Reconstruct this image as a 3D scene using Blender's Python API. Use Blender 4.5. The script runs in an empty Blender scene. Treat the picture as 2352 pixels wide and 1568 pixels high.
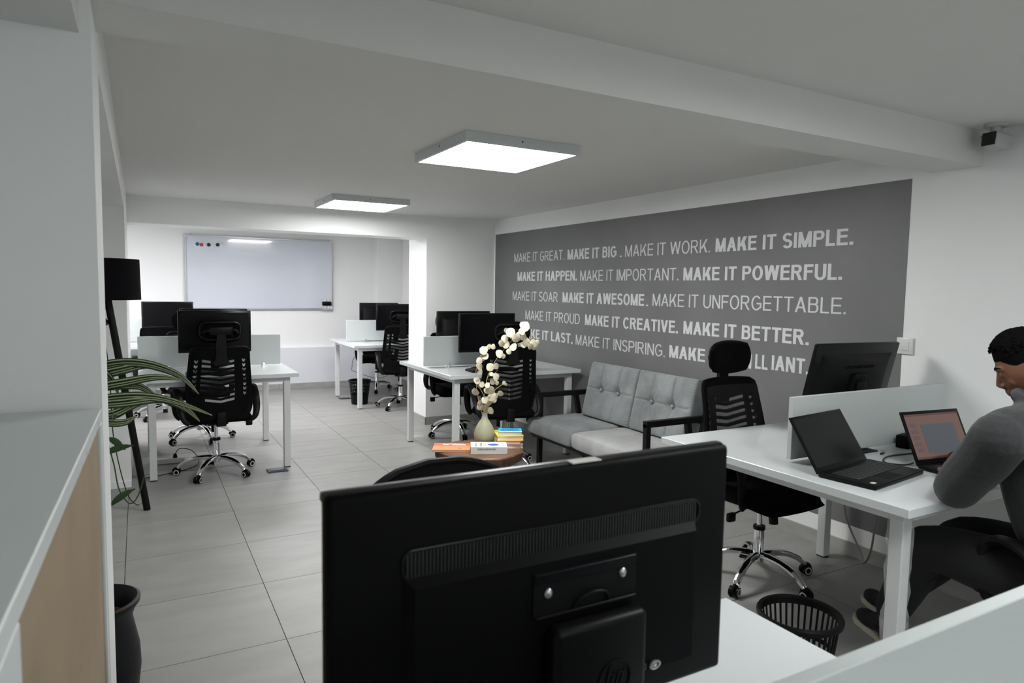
import bpy, bmesh, math, random
from mathutils import Vector, Matrix
random.seed(7)
S = bpy.context.scene
COL = S.collection
PI = math.pi

# ------------------------------------------------------------ camera, world, exposure
YAW, PITCH, ROLL, FPX = 0.50535, -0.0775673, 0.01645147, 1549.313
CAMH = 1.4675
cd = bpy.data.cameras.new('camera'); cam = bpy.data.objects.new('camera', cd); COL.objects.link(cam)
fw = Vector((math.sin(YAW)*math.cos(PITCH), math.cos(YAW)*math.cos(PITCH), math.sin(PITCH)))
rt = Vector((math.cos(YAW), -math.sin(YAW), 0)); up = rt.cross(fw)
c_, s_ = math.cos(ROLL), math.sin(ROLL)
r2 = rt*c_ + up*s_; u2 = -rt*s_ + up*c_
cam.matrix_world = Matrix(((r2.x, u2.x, -fw.x, 0), (r2.y, u2.y, -fw.y, 0), (r2.z, u2.z, -fw.z, CAMH), (0, 0, 0, 1)))
cd.sensor_width = 36; cd.lens = FPX/2352*36; cd.clip_start = 0.02; cd.clip_end = 60
cd.dof.use_dof = True; cd.dof.focus_distance = 4.2; cd.dof.aperture_fstop = 6.3
S.camera = cam
S.view_settings.view_transform = 'Standard'; S.view_settings.look = 'None'
S.view_settings.gamma = 1; S.view_settings.use_curve_mapping = False
S.view_settings.exposure = 2.1
W = bpy.data.worlds.new('world'); S.world = W; W.use_nodes = True
W.node_tree.nodes['Background'].inputs[0].default_value = (0.75, 0.85, 1, 1)
W.node_tree.nodes['Background'].inputs[1].default_value = 0.3
PANEL_E = 9.0       # brightness of the lit ceiling panels

# added cool fill light behind the camera, lifts the ambient level; no window there
al = bpy.data.lights.new('rear_fill', 'AREA'); al.shape = 'RECTANGLE'; al.size = 3.6; al.size_y = 1.5; al.energy = 3.5; al.color = (.93, .98, 1)
ao = bpy.data.objects.new('rear_fill', al); COL.objects.link(ao); ao.location = (1.6, -2.95, 1.2); ao.rotation_euler = (math.radians(90), 0, 0)

# ------------------------------------------------------------ materials
def srgb(r, g, b):
    f = lambda c: (c/255/12.92 if c/255 <= .04045 else ((c/255+.055)/1.055)**2.4)
    return (f(r), f(g), f(b), 1)
def mat(name, col, rough=.5, metal=0., bump=0., bscale=200., noise=0., nscale=5., spec=.5, coat=0., emit=None, estr=0., stretch=None, rnd=0., sheen=0.):
    m = bpy.data.materials.new(name); m.use_nodes = True
    nt = m.node_tree; N = nt.nodes; L = nt.links; b = N['Principled BSDF']
    if len(col) == 3: col = (*col, 1)
    b.inputs['Base Color'].default_value = col; b.inputs['Roughness'].default_value = rough
    b.inputs['Metallic'].default_value = metal; b.inputs['Specular IOR Level'].default_value = spec
    b.inputs['Coat Weight'].default_value = coat; b.inputs['Sheen Weight'].default_value = sheen
    tc = N.new('ShaderNodeTexCoord')
    if noise or rnd:
        mp = N.new('ShaderNodeMapping'); L.new(tc.outputs['Object'], mp.inputs[0])
        if stretch: mp.inputs['Scale'].default_value = stretch
        nz = N.new('ShaderNodeTexNoise'); nz.inputs['Scale'].default_value = nscale; nz.inputs['Detail'].default_value = 6
        L.new(mp.outputs[0], nz.inputs['Vector'])
        if rnd:
            oi = N.new('ShaderNodeObjectInfo'); vm = N.new('ShaderNodeVectorMath'); vm.operation = 'ADD'
            sc = N.new('ShaderNodeMath'); sc.operation = 'MULTIPLY'; sc.inputs[1].default_value = 37
            L.new(oi.outputs['Random'], sc.inputs[0]); cb = N.new('ShaderNodeCombineXYZ')
            L.new(sc.outputs[0], cb.inputs[0]); L.new(sc.outputs[0], cb.inputs[1])
            L.new(mp.outputs[0], vm.inputs[0]); L.new(cb.outputs[0], vm.inputs[1]); L.new(vm.outputs[0], nz.inputs['Vector'])
        mr = N.new('ShaderNodeMapRange'); mr.inputs[1].default_value = .3; mr.inputs[2].default_value = .7
        mr.inputs[3].default_value = 1-noise; mr.inputs[4].default_value = 1+noise
        L.new(nz.outputs['Fac'], mr.inputs[0])
        mx = N.new('ShaderNodeMix'); mx.data_type = 'RGBA'; mx.blend_type = 'MULTIPLY'; mx.inputs['Factor'].default_value = 1
        mx.inputs['A'].default_value = col
        fac = mr.outputs[0]
        if rnd:
            m2 = N.new('ShaderNodeMapRange'); m2.inputs[3].default_value = 1-rnd; m2.inputs[4].default_value = 1+rnd
            L.new(oi.outputs['Random'], m2.inputs[0]); mm = N.new('ShaderNodeMath'); mm.operation = 'MULTIPLY'
            L.new(m2.outputs[0], mm.inputs[0]); L.new(fac, mm.inputs[1]); fac = mm.outputs[0]
        L.new(fac, mx.inputs['B']); L.new(mx.outputs['Result'], b.inputs['Base Color'])
    if bump:
        n2 = N.new('ShaderNodeTexNoise'); n2.inputs['Scale'].default_value = bscale; n2.inputs['Detail'].default_value = 4
        L.new(tc.outputs['Object'], n2.inputs['Vector'])
        bp = N.new('ShaderNodeBump'); bp.inputs['Strength'].default_value = bump; bp.inputs['Distance'].default_value = .002
        L.new(n2.outputs['Fac'], bp.inputs['Height']); L.new(bp.outputs[0], b.inputs['Normal'])
    if emit:
        b.inputs['Emission Color'].default_value = (*emit, 1); b.inputs['Emission Strength'].default_value = estr
    return m
M = {}
M['wall'] = mat('white wall paint', (.87, .88, .875), .6, bump=.15, bscale=60, noise=.012, nscale=2)
M['ceil'] = mat('ceiling paint', (.73, .73, .71), .8, bump=.1, bscale=40)
M['greypaint'] = mat('grey wall paint', (.165, .166, .168), .5, noise=.06, nscale=3, bump=.1, bscale=60)
M['letter'] = mat('wall lettering paint', (.66, .67, .68), .5)
M['tile'] = mat('light grey porcelain tile', (.288, .288, .274), .42, noise=.09, spec=.35, nscale=5, stretch=(.6, 1.7, 1), rnd=.035, bump=.05, bscale=90)
M['grout'] = mat('grout', (.2, .2, .19), .9)
M['skirt'] = mat('grey tile skirting', (.36, .36, .34), .4, noise=.12, nscale=6, stretch=(1, 1, 3), rnd=.05)
M['deskwhite'] = mat('glossy white desk laminate', (.66, .69, .70), .22, coat=.3)
M['deskleg'] = mat('white powder coated steel', (.66, .68, .68), .35)
M['divider'] = mat('white divider board', (.55, .59, .585), .45)
M['plastic'] = mat('black plastic', (.005, .005, .0055), .42, spec=.14)
M['plasticm'] = mat('matt black plastic', (.0035, .0035, .004), .5, bump=.1, bscale=400, spec=.07)
M['gloss'] = mat('glossy black bezel', (.004, .004, .005), .22, spec=.22)
M['screenoff'] = mat('dark switched off screen', (.004, .004, .005), .25, spec=.15)
M['fabric'] = mat('black seat fabric', (.004, .004, .0045), .95, bump=.5, bscale=500, spec=.05, sheen=.01)
M['chrome'] = mat('chrome', (.82, .82, .84), .09, metal=1)
M['bezel'] = mat('satin black bezel plastic', (.012, .012, .013), .3, spec=.6)
M['steel'] = mat('brushed steel', (.55, .55, .56), .3, metal=1)
M['alu'] = mat('anodised aluminium', (.6, .61, .63), .35, metal=1)
M['casterwhite'] = mat('pale wheel ring', (.6, .6, .6), .4)
M['board'] = mat('whiteboard enamel', (.62, .66, .73), .12, coat=.6)
M['lampframe'] = mat('white lamp frame', (.62, .65, .66), .4)
M['panel'] = mat('lit lamp diffuser', (.9, .9, .9), .5, emit=(1, 1, .985), estr=PANEL_E)
M['panel2'] = mat('lit lamp diffuser of the inner room', (.9, .9, .9), .5, emit=(1, .975, 1), estr=PANEL_E*.95)
M['panel3'] = mat('lit lamp diffuser of the entrance side', (.9, .9, .9), .5, emit=(.97, 1, .99), estr=PANEL_E*.55)
M['panel5'] = mat('lit lamp diffuser of the second lamp', (.9, .9, .9), .5, emit=(1, 1, .985), estr=PANEL_E*.58)
M['panel4'] = mat('diffuser of the added fill lamp', (.9, .9, .9), .5, emit=(.97, 1, .99), estr=PANEL_E*.3)
M['velvet'] = mat('grey velvet', (.21, .225, .23), .8, noise=.30, nscale=7, bump=1.0, bscale=30, sheen=.35)
M['velvetl'] = mat('pale grey velvet', (.36, .365, .36), .8, noise=.2, nscale=7, bump=.4, bscale=60, sheen=.35)
M['blacksteel'] = mat('black painted steel', (.006, .006, .007), .45, spec=.2)
M['vase'] = mat('sage green ceramic', (.31, .31, .21), .55, noise=.05, nscale=8)
M['petal'] = mat('dried cream leaf', (.56, .52, .39), .7, noise=.1, nscale=20)
M['twig'] = mat('dried twig', (.50, .33, .14), .7)
M['bark'] = mat('tree bark', (.10, .05, .03), .85, noise=.5, nscale=14, stretch=(1, 1, .3), bump=1, bscale=50)
M['wood'] = mat('sawn wood slice', (.15, .075, .04), .4, noise=.35, nscale=9)
M['paper'] = mat('page edges', (.70, .66, .52), .8, noise=.1, nscale=60, stretch=(.1, .1, 14))
M['beige'] = mat('beige hardboard', (.34, .25, .155), .6, noise=.12, nscale=3)
M['cabwhite'] = mat('white cabinet laminate', (.63, .67, .67), .4)
M['soil'] = mat('potting soil', (.08, .035, .02), .95, noise=.6, nscale=40, bump=1, bscale=80)
M['potblack'] = mat('matt black glazed pot', (.010, .010, .012), .5, spec=.2, noise=.2, nscale=9)
M['terra'] = mat('terracotta', (.42, .09, .045), .8, noise=.3, nscale=12)
M['leafdark'] = mat('dark green leaf', (.032, .075, .022), .45, noise=.2, nscale=12)
M['leafstripe'] = mat('pale leaf stripe', (.52, .56, .36), .5)
M['shade'] = mat('black lamp shade cloth', (.004, .0035, .005), .9, spec=.1, bump=.3, bscale=400)
M['blackwood'] = mat('black stained wood', (.005, .005, .005), .45, spec=.2)
M['skin'] = mat('skin', (.20, .085, .05), .5, noise=.06, nscale=20)
M['hair'] = mat('black hair', (.003, .0025, .0025), .9, bump=1, bscale=150, spec=.08)
M['hoodie'] = mat('dark grey jersey', (.026, .027, .029), .95, noise=.18, nscale=60, bump=.6, bscale=90, sheen=.15)
M['trouser'] = mat('black trouser cloth', (.010, .010, .012), .9, bump=.5, bscale=90)
M['sole'] = mat('pale rubber sole', (.55, .50, .42), .7)
M['eye'] = mat('eye white', (.6, .58, .55), .3)
M['cable'] = mat('black cable', (.01, .01, .01), .5)
M['cablegrey'] = mat('grey cable', (.25, .25, .22), .5)
M['switch'] = mat('white switch plastic', (.72, .72, .71), .18)
M['camwhite'] = mat('white camera housing', (.50, .51, .51), .4)
M['lens'] = mat('dark camera window', (.004, .004, .005), .15)
M['keys'] = mat('black keycaps', (.022, .022, .024), .5)
M['label'] = mat('pale sticker', (.6, .6, .55), .5)
M['dimprint'] = mat('dark grey print', (.10, .10, .10), .5)
M['slate'] = mat('dark floor socket lid', (.09, .10, .11), .3, metal=.6)
def cmat(n, c, r=.5): 
    M[n] = mat(n, c, r); return M[n]
cmat('orange cover', (.75, .26, .11)); cmat('coral cover', (.72, .13, .07)); cmat('white cover', (.72, .72, .70)); cmat('blue print', (.03, .12, .55))
cmat('sky cover', (.02, .42, .75)); cmat('navy print', (.01, .05, .35)); cmat('yellow cover', (.80, .62, .03)); cmat('red cover', (.62, .05, .03)); cmat('grey print', (.2, .2, .2))
cmat('blue magnet', (.01, .13, .30)); cmat('red magnet', (.65, .04, .03)); cmat('black magnet', (.008, .008, .01)); cmat('white magnet', (.7, .7, .7))
cmat('ledge paint', (.74, .76, .80), .6)
def screen_mat(n, c, s): M[n] = mat(n, (.02, .02, .02), .25, emit=c, estr=s)
screen_mat('screen rose', (.20, .10, .085), .14); screen_mat('screen slate', (.075, .085, .10), .16); screen_mat('screen dark rose', (.10, .03, .028), .16); screen_mat('screen grey', (.13, .085, .085), .13)
# see-through chair mesh
m = bpy.data.materials.new('stretched mesh cloth'); m.use_nodes = True
nt = m.node_tree; b = nt.nodes['Principled BSDF']; b.inputs['Base Color'].default_value = (.02, .02, .02, 1); b.inputs['Roughness'].default_value = .8
tr = nt.nodes.new('ShaderNodeBsdfTransparent'); mx = nt.nodes.new('ShaderNodeMixShader'); mx.inputs[0].default_value = .28
nt.links.new(tr.outputs[0], mx.inputs[1]); nt.links.new(b.outputs[0], mx.inputs[2]); nt.links.new(mx.outputs[0], nt.nodes['Material Output'].inputs[0])
M['meshcloth'] = m
# clear plastic film
m = bpy.data.materials.new('clear plastic film'); m.use_nodes = True
nt = m.node_tree; b = nt.nodes['Principled BSDF']; b.inputs['Base Color'].default_value = (.8, .8, .8, 1); b.inputs['Roughness'].default_value = .12
tr = nt.nodes.new('ShaderNodeBsdfTransparent'); mx = nt.nodes.new('ShaderNodeMixShader'); mx.inputs[0].default_value = .2
nt.links.new(tr.outputs[0], mx.inputs[1]); nt.links.new(b.outputs[0], mx.inputs[2]); nt.links.new(mx.outputs[0], nt.nodes['Material Output'].inputs[0])
M['film'] = m

# ------------------------------------------------------------ geometry helpers
class G:
    def __init__(s): s.v = []; s.f = []; s.mi = []
    def add(s, vs, fs, mi=0, mtx=None):
        o = len(s.v)
        s.v += [tuple(mtx @ Vector(p)) if mtx else tuple(p) for p in vs]
        s.f += [tuple(i+o for i in f) for f in fs]; s.mi += [mi]*len(fs); return s
    def box(s, x0, x1, y0, y1, z0, z1, mi=0, mtx=None):
        v = [(x0,y0,z0),(x1,y0,z0),(x1,y1,z0),(x0,y1,z0),(x0,y0,z1),(x1,y0,z1),(x1,y1,z1),(x0,y1,z1)]
        return s.add(v, [(3,2,1,0),(4,5,6,7),(0,1,5,4),(1,2,6,5),(2,3,7,6),(3,0,4,7)], mi, mtx)
    def rbox(s, x0, x1, y0, y1, z0, z1, r=.01, seg=2, mi=0, mtx=None):
        bm = bmesh.new(); bmesh.ops.create_cube(bm, size=1)
        for v in bm.verts: v.co = Vector(((x0+x1)/2+v.co.x*(x1-x0), (y0+y1)/2+v.co.y*(y1-y0), (z0+z1)/2+v.co.z*(z1-z0)))
        bmesh.ops.bevel(bm, geom=bm.edges[:], offset=r, segments=seg, profile=.5, affect='EDGES')
        bm.verts.index_update(); vs = [v.co.copy() for v in bm.verts]; fs = [[v.index for v in f.verts] for f in bm.faces]; bm.free()
        return s.add(vs, fs, mi, mtx)
    def cyl(s, p0, p1, r0, r1=None, n=20, mi=0, cap=True):
        r1 = r0 if r1 is None else r1
        return s.tube([p0, p1], [r0, r1], n=n, mi=mi, cap=cap)
    def tube(s, pts, rad, n=10, mi=0, cap=True, flat=1., ref=None, mtx=None):
        pts = [Vector(p) for p in pts]
        if not isinstance(rad, (list, tuple)): rad = [rad]*len(pts)
        tang = []
        for i in range(len(pts)):
            a = pts[max(i-1, 0)]; b = pts[min(i+1, len(pts)-1)]; t = (b-a); tang.append(t.normalized() if t.length > 1e-9 else Vector((0, 0, 1)))
        u = Vector(ref) if ref else (Vector((0, 0, 1)) if abs(tang[0].z) < .9 else Vector((1, 0, 0)))
        vs = []
        for p, t, r in zip(pts, tang, rad):
            u = (u - t*u.dot(t)).normalized(); w = t.cross(u)
            for k in range(n):
                a = 2*PI*k/n; vs.append(p + u*math.cos(a)*r + w*math.sin(a)*r*flat)
        fs = []
        for i in range(len(pts)-1):
            for k in range(n):
                a = i*n+k; b2 = i*n+(k+1) % n; fs.append((a, b2, b2+n, a+n))
        if cap: fs.append(tuple(range(n))[::-1]); fs.append(tuple((len(pts)-1)*n+k for k in range(n)))
        return s.add(vs, fs, mi, mtx)
    def lathe(s, prof, c=(0, 0, 0), n=32, mi=0, cap=False, mtx=None, wob=None):
        vs = []
        for r, z in prof:
            for k in range(n):
                a = 2*PI*k/n; rr = r*(wob(a) if wob else 1); vs.append((c[0]+rr*math.cos(a), c[1]+rr*math.sin(a), c[2]+z))
        fs = []
        for i in range(len(prof)-1):
            for k in range(n):
                a = i*n+k; b2 = i*n+(k+1) % n; fs.append((a, b2, b2+n, a+n))
        if cap:
            fs.append(tuple(range(n))[::-1]); fs.append(tuple((len(prof)-1)*n+k for k in range(n)))
        return s.add(vs, fs, mi, mtx)
    def ball(s, c, rx, ry=None, rz=None, n=16, m=10, mi=0, mtx=None):
        ry = rx if ry is None else ry; rz = rx if rz is None else rz
        vs = [(c[0], c[1], c[2]-rz)]
        for i in range(1, m):
            t = -PI/2 + PI*i/m
            for k in range(n):
                a = 2*PI*k/n; vs.append((c[0]+rx*math.cos(t)*math.cos(a), c[1]+ry*math.cos(t)*math.sin(a), c[2]+rz*math.sin(t)))
        vs.append((c[0], c[1], c[2]+rz)); fs = []
        for k in range(n): fs.append((0, 1+(k+1) % n, 1+k))
        for i in range(m-2):
            for k in range(n):
                a = 1+i*n+k; b2 = 1+i*n+(k+1) % n; fs.append((a, b2, b2+n, a+n))
        e = len(vs)-1; o = 1+(m-2)*n
        for k in range(n): fs.append((e, o+k, o+(k+1) % n))
        return s.add(vs, fs, mi, mtx)
    def prism(s, poly, z0, z1, mi=0, mtx=None):       # poly in xy, extruded in z
        n = len(poly); vs = [(x, y, z0) for x, y in poly]+[(x, y, z1) for x, y in poly]
        fs = [tuple(range(n))[::-1], tuple(range(n, 2*n))]+[(i, (i+1) % n, (i+1) % n+n, i+n) for i in range(n)]
        return s.add(vs, fs, mi, mtx)
    def mesh(s, name, mats, smooth=True, ang=40):
        me = bpy.data.meshes.new(name); me.from_pydata(s.v, [], s.f)
        for m_ in (mats if isinstance(mats, (list, tuple)) else [mats]): me.materials.append(m_)
        if any(s.mi): me.polygons.foreach_set('material_index', s.mi)
        bm = bmesh.new(); bm.from_mesh(me); bmesh.ops.recalc_face_normals(bm, faces=bm.faces); bm.to_mesh(me); bm.free()
        if smooth:
            me.polygons.foreach_set('use_smooth', [True]*len(me.polygons)); me.set_sharp_from_angle(angle=math.radians(ang))
        me.update(); return me
def put(name, g, mats, parent=None, smooth=True, ang=40, loc=None, rot=None):
    me = g.mesh(name, mats, smooth, ang) if isinstance(g, G) else g
    o = bpy.data.objects.new(name, me); COL.objects.link(o)
    if parent: o.parent = parent
    if loc: o.location = loc
    if rot: o.rotation_euler = rot
    return o
def tag(o, label=None, cat=None, group=None, kind=None):
    if label: o['label'] = label
    if cat: o['category'] = cat
    if group: o['group'] = group
    if kind: o['kind'] = kind
    return o
def thing(name, label, cat, loc=(0, 0, 0), rz=0, group=None):
    o = bpy.data.objects.new(name, None); COL.objects.link(o); o.empty_display_size = .1
    o.location = loc; o.rotation_euler = (0, 0, rz); return tag(o, label, cat, group)
def copy_tree(o, parent=None):
    c = o.copy(); COL.objects.link(c)
    if parent: c.parent = parent
    for ch in list(o.children): copy_tree(ch, c)
    return c
def struct(name, g, m, parent=None, smooth=False):
    o = put(name, g, m, parent, smooth)
    if not parent: o['kind'] = 'structure'
    return o
def smoothpath(pts, n=6):
    P = [Vector(p) for p in pts]; out = []
    for i in range(len(P)-1):
        p0 = P[max(i-1, 0)]; p1 = P[i]; p2 = P[i+1]; p3 = P[min(i+2, len(P)-1)]
        for k in range(n):
            t = k/n; out.append(.5*((2*p1)+(-p0+p2)*t+(2*p0-5*p1+4*p2-p3)*t*t+(-p0+3*p1-3*p2+p3)*t**3))
    out.append(P[-1]); return out
def plate(us, vs, holes, fn, th, nrm=(0, 1, 0)):
    """grid sheet with cut-out cells, thickened along nrm; fn(u,v)->xyz"""
    nu, nv = len(us), len(vs); P = [Vector(fn(u, v)) for v in vs for u in us]; d = Vector(nrm)*th
    V = P+[p+d for p in P]; N = nu*nv; F = []
    solid = lambda i, j: 0 <= i < nu-1 and 0 <= j < nv-1 and (i, j) not in holes
    for j in range(nv-1):
        for i in range(nu-1):
            if not solid(i, j): continue
            a = j*nu+i; b = a+1; c = a+nu+1; e = a+nu
            F.append((a, b, c, e)); F.append((e+N, c+N, b+N, a+N))
            if not solid(i, j-1): F.append((b, a, a+N, b+N))
            if not solid(i, j+1): F.append((e, c, c+N, e+N))
            if not solid(i-1, j): F.append((a, e, e+N, a+N))
            if not solid(i+1, j): F.append((c, b, b+N, c+N))
    return V, F
def loop_plate(pts):  return pts

# ------------------------------------------------------------ room shell
XL, XR, YH, YB = -0.078, 3.48, 6.72, 9.9       # left wall face, right wall face, front of the header wall, back wall
ZC = 2.22
fl = G(); fl.box(-1.7, 3.6, -3.1, 10.0, -.06, -.006)
floor = struct('floor', fl, M['grout'])
TX, TY, TS, TG = .5058, 2.8103, .6, .0016
full = G(); full.box(TG, TS-TG, TG, TS-TG, -.006, 0); full_me = full.mesh('tile', M['tile'], False)
def tile(x0, y0, x1, y1):
    if x1-x0 < .02 or y1-y0 < .02: return
    if abs(x1-x0-TS) < 1e-6 and abs(y1-y0-TS) < 1e-6: o = put('tile', full_me, None, floor)
    else:
        g = G(); g.box(TG, x1-x0-TG, TG, y1-y0-TG, -.006, 0); o = put('tile', g, M['tile'], floor, False)
    o.location = (x0, y0, 0)
i0 = -3
for i in range(-3, 6):
    for j in range(-6, 12):
        x0 = TX+i*TS; y0 = TY+j*TS; x1 = min(x0+TS, XR); y1 = min(y0+TS, YB); x0 = max(x0, -1.3)
        if x0 >= XR: continue
        if x1 < .4 and y1 < 1.9 and x1 < XL: continue
        tile(x0, y0, x1, y1)
g = G(); g.box(XR, XR+.1, -3.1, 10, -.05, 2.35); wall_right = struct('wall_right', g, M['wall'])
g = G(); g.box(-1.7, 3.6, YB, YB+.1, -.05, 2.35); struct('wall_back', g, M['wall'])
g = G(); g.box(-1.7, 3.6, -3.1, -3.0, -.05, 2.35); struct('wall_front', g, M['wall'])
g = G(); g.box(-1.4, -1.3, -3.0, YB, -.05, 2.35)
struct('wall_left', g, M['wall'])
g = G(); g.box(-1.3, XL, 1.76, 2.06, 0, 2.3); struct('wall_column', g, M['wall'])
g = G(); g.box(-1.3, XL, 5.5, YH, 0, 2.3); struct('wall_pier', g, M['wall'])
g = G(); g.box(-1.3, XL, 2.06, 5.5, 2.0, 2.3); struct('wall_lintel', g, M['wall'])
g = G(); g.box(XL, 2.67, YH, YH+.33, 1.985, 2.3); struct('wall_header', g, M['wall'])
g = G(); g.box(2.67, XR, YH, 7.25, 0, 2.3); struct('wall_pillar', g, M['wall'])
g = G(); g.box(-1.3, XL, YH, YH+.33, 0, 2.3); struct('wall_return', g, M['wall'])
g = G(); g.box(-1.7, 3.6, 1.99, 10, ZC, 2.35); struct('ceiling', g, M['ceil'])
g = G(); g.box(-1.7, 3.6, -3.1, 1.76, 2.237, 2.35); struct('ceiling', g, M['ceil'])
g = G(); g.box(-1.7, XR, 1.76, 1.99, 2.078, 2.35); struct('trim_1', g, M['ceil'])
g = G(); g.box(-1.3, -.1, -3, 1.76, 2.0, 2.35); struct('trim_2', g, M['ceil'])
g = G(); g.box(3.10, XR, 9.72, YB, 0, ZC); struct('trim_3', g, M['wall'])
g = G(); g.box(.6, 3.10, 9.84, YB, 0, .585); struct('trim_4', g, M['ledge paint'])
g = G(); g.box(-1.3, .45, 9.84, YB, 0, .98); struct('trim_5', g, M['ledge paint'])
# tiled skirting, one piece per tile
def skirting(name, a, b, nrm, z=.08, th=.012):
    a = Vector(a); b = Vector(b); d = (b-a); L = d.length; d.normalize(); n = Vector(nrm)
    base = G()
    def qb(g, s0, s1, t, z0, z1):
        P = [a+d*s0, a+d*s1, a+d*s1+n*t, a+d*s0+n*t]
        g.add([(p.x, p.y, z0) for p in P]+[(p.x, p.y, z1) for p in P], [(3,2,1,0),(4,5,6,7),(0,1,5,4),(1,2,6,5),(2,3,7,6),(3,0,4,7)])
    qb(base, 0, L, th-.004, 0, z-.003); o = struct(name, base, M['grout']); s = 0
    while s < L-.01:
        e = min(s+.6, L); g = G(); qb(g, s+.001, e-.001, th, .0005, z); put('tile', g, M['skirt'], o, False); s = e
skirting('baseboard_right', (XR, 6.70, 0), (XR, -1.0, 0), (-1, 0, 0))
skirting('baseboard_pillar', (2.67, YH, 0), (3.46, YH, 0), (0, -1, 0))
skirting('baseboard_opening', (2.67, YH-.012, 0), (2.67, 7.25, 0), (-1, 0, 0))
skirting('baseboard_back', (-1.3, 9.84, 0), (3.1, 9.84, 0), (0, -1, 0))
skirting('baseboard_side', (XR, 9.70, 0), (XR, 7.26, 0), (-1, 0, 0))
g = G(); g.box(-1.3, XL, 5.488, 5.5, 0, .045); struct('baseboard_pier', g, M['wall'])

# painted slogan wall: grey field and hand-drawn condensed capitals
g = G(); g.box(XR-.0015, XR, 2.085, 6.70, .172, 2.064)
field = put('painted_panel', g, M['greypaint'], wall_right, False); field['label'] = 'dark grey painted rectangle with white slogans'
def glyphs(t):
    """capital letters as convex pieces in a unit-high box, t = stroke width; returns dict letter -> (width, [polys])"""
    h = 1.0; k = t*.86
    def V(x, y0=0, y1=1): return [(x, y0), (x+t, y0), (x+t, y1), (x, y1)]
    def Hb(x0, x1, y): return [(x0, y), (x1, y), (x1, y+k), (x0, y+k)]
    th = t*1.12
    def D(x0, y0, x1, y1, w=None): w = w or th; return [(x0, y0), (x0+w, y0), (x1+w, y1), (x1, y1)]
    def arc(cx, cy, rx, ry, a0, a1, n=14, tx=None, ty=None):
        tx = t if tx is None else tx; ty = k if ty is None else ty; out = []
        for i in range(n):
            A = math.radians(a0+(a1-a0)*i/n); B = math.radians(a0+(a1-a0)*(i+1)/n)
            o = lambda a: (cx+rx*math.cos(a), cy+ry*math.sin(a)); q = lambda a: (cx+(rx-tx)*math.cos(a), cy+(ry-ty)*math.sin(a))
            out.append([q(A), o(A), o(B), q(B)])
        return out
    d = {}
    w = .80; d['M'] = (w, [V(0), V(w-t), D(w/2-th/2, 0, 0, 1), D(w/2-th/2, 0, w-th, 1)])
    w = .72; d['A'] = (w, [D(0, 0, w/2-th/2, 1), D(w-th, 0, w/2-th/2, 1), Hb(w*.2, w*.8, .26)])
    w = .68; d['K'] = (w, [V(0), D(t*.6, .30, w-th*1.25, 1, th*1.2), D(w-th*1.2, 0, .26, .62, th*1.15)])
    w = .60; d['E'] = (w, [V(0), Hb(t, w, 0), Hb(t, w*.94, .46), Hb(t, w*.98, 1-k)])
    d['I'] = (t, [V(0)])
    w = .62; d['T'] = (w, [Hb(0, w, 1-k), V(w/2-t/2, 0, 1-k)])
    w = .74; d['O'] = (w, arc(w/2, .5, w/2, .515, 0, 360, 36)); d['C'] = (w*.95, arc(w/2, .5, w/2, .515, 42, 318, 30))
    d['G'] = (w, arc(w/2, .5, w/2, .515, 42, 322, 30)+[Hb(w*.52, w, .42), V(w-t, .16, .46)])
    w = .64
    bowl = lambda y0, y1, x1: [Hb(t, x1-(y1-y0)/2*.85, y0), Hb(t, x1-(y1-y0)/2*.85, y1-k)]+arc(x1-(y1-y0)/2*.85, (y0+y1)/2, (y1-y0)/2*.85, (y1-y0)/2, -90, 90)
    d['P'] = (w, [V(0)]+bowl(.42, 1, w)); d['R'] = (w*1.08, [V(0)]+bowl(.44, 1, w)+[D(w*1.08-th, 0, w*.42, .47)])
    d['B'] = (w, [V(0)]+bowl(.49, 1, w*.95)+bowl(0, .49+k, w))
    w = .70; d['D'] = (w, [V(0), Hb(t, w-.36, 0), Hb(t, w-.36, 1-k)]+arc(w-.36, .5, .36, .5, -90, 90, 20))
    w = .66; d['U'] = (w, [V(0, .3), V(w-t, .3)]+arc(w/2, .32, w/2, .335, 180, 360, 20))
    w = .66; d['N'] = (w, [V(0), V(w-t), D(w-th, 0, 0, 1)])
    w = .56; d['F'] = (w, [V(0), Hb(t, w*.92, .46), Hb(t, w, 1-k)]); d['L'] = (.52, [V(0), Hb(t, .52, 0)])
    w = .66; d['H'] = (w, [V(0), V(w-t), Hb(t, w-t, .47)])
    w = .70; d['V'] = (w, [D(w/2-th/2, 0, 0, 1), D(w/2-th/2, 0, w-th, 1)])
    w = 1.0; q = w/4; d['W'] = (w, [D(q-th/2, 0, 0, 1), D(q-th/2, 0, w/2-th/2, 1), D(3*q-th/2, 0, w/2-th/2, 1), D(3*q-th/2, 0, w-th, 1)])
    w = .62; r1 = .515/2+k*.25
    d['S'] = (w, arc(w/2, 1.015-r1, w/2, r1, 25, 270, 22)+arc(w/2, -.015+r1, w/2, r1, -155, 90, 22))
    d['.'] = (t*1.05, [[(0, 0), (t*1.05, 0), (t*1.05, t), (0, t)]])
    return d
GL = {False: glyphs(.118), True: glyphs(.19)}
def phrase(text, bold, ystart, yend, zbase, hcap=.0925):
    """text on the right wall from y=ystart to y=yend (y falls along the line)"""
    gl = GL[bold]; gap = .115 if not bold else .085; sp = .33; x = 0; items = []
    for ch in text:
        if ch == ' ': x += sp; continue
        w, polys = gl[ch]; items.append((x, polys)); x += w+gap
    tot = x-gap; sx = (ystart-yend)/tot; g = G(); xx = XR-.0015-.0006
    q_ = 0
    for ox, polys in items:
        for p in polys:
            q_ += 1; x_ = xx-(q_ % 7)*.00002
            g.add([(x_, ystart-(ox+a)*sx, zbase+b_*hcap) for a, b_ in p], [tuple(range(len(p)))])
    put('lettering', g, M['letter'], field, False)
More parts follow.
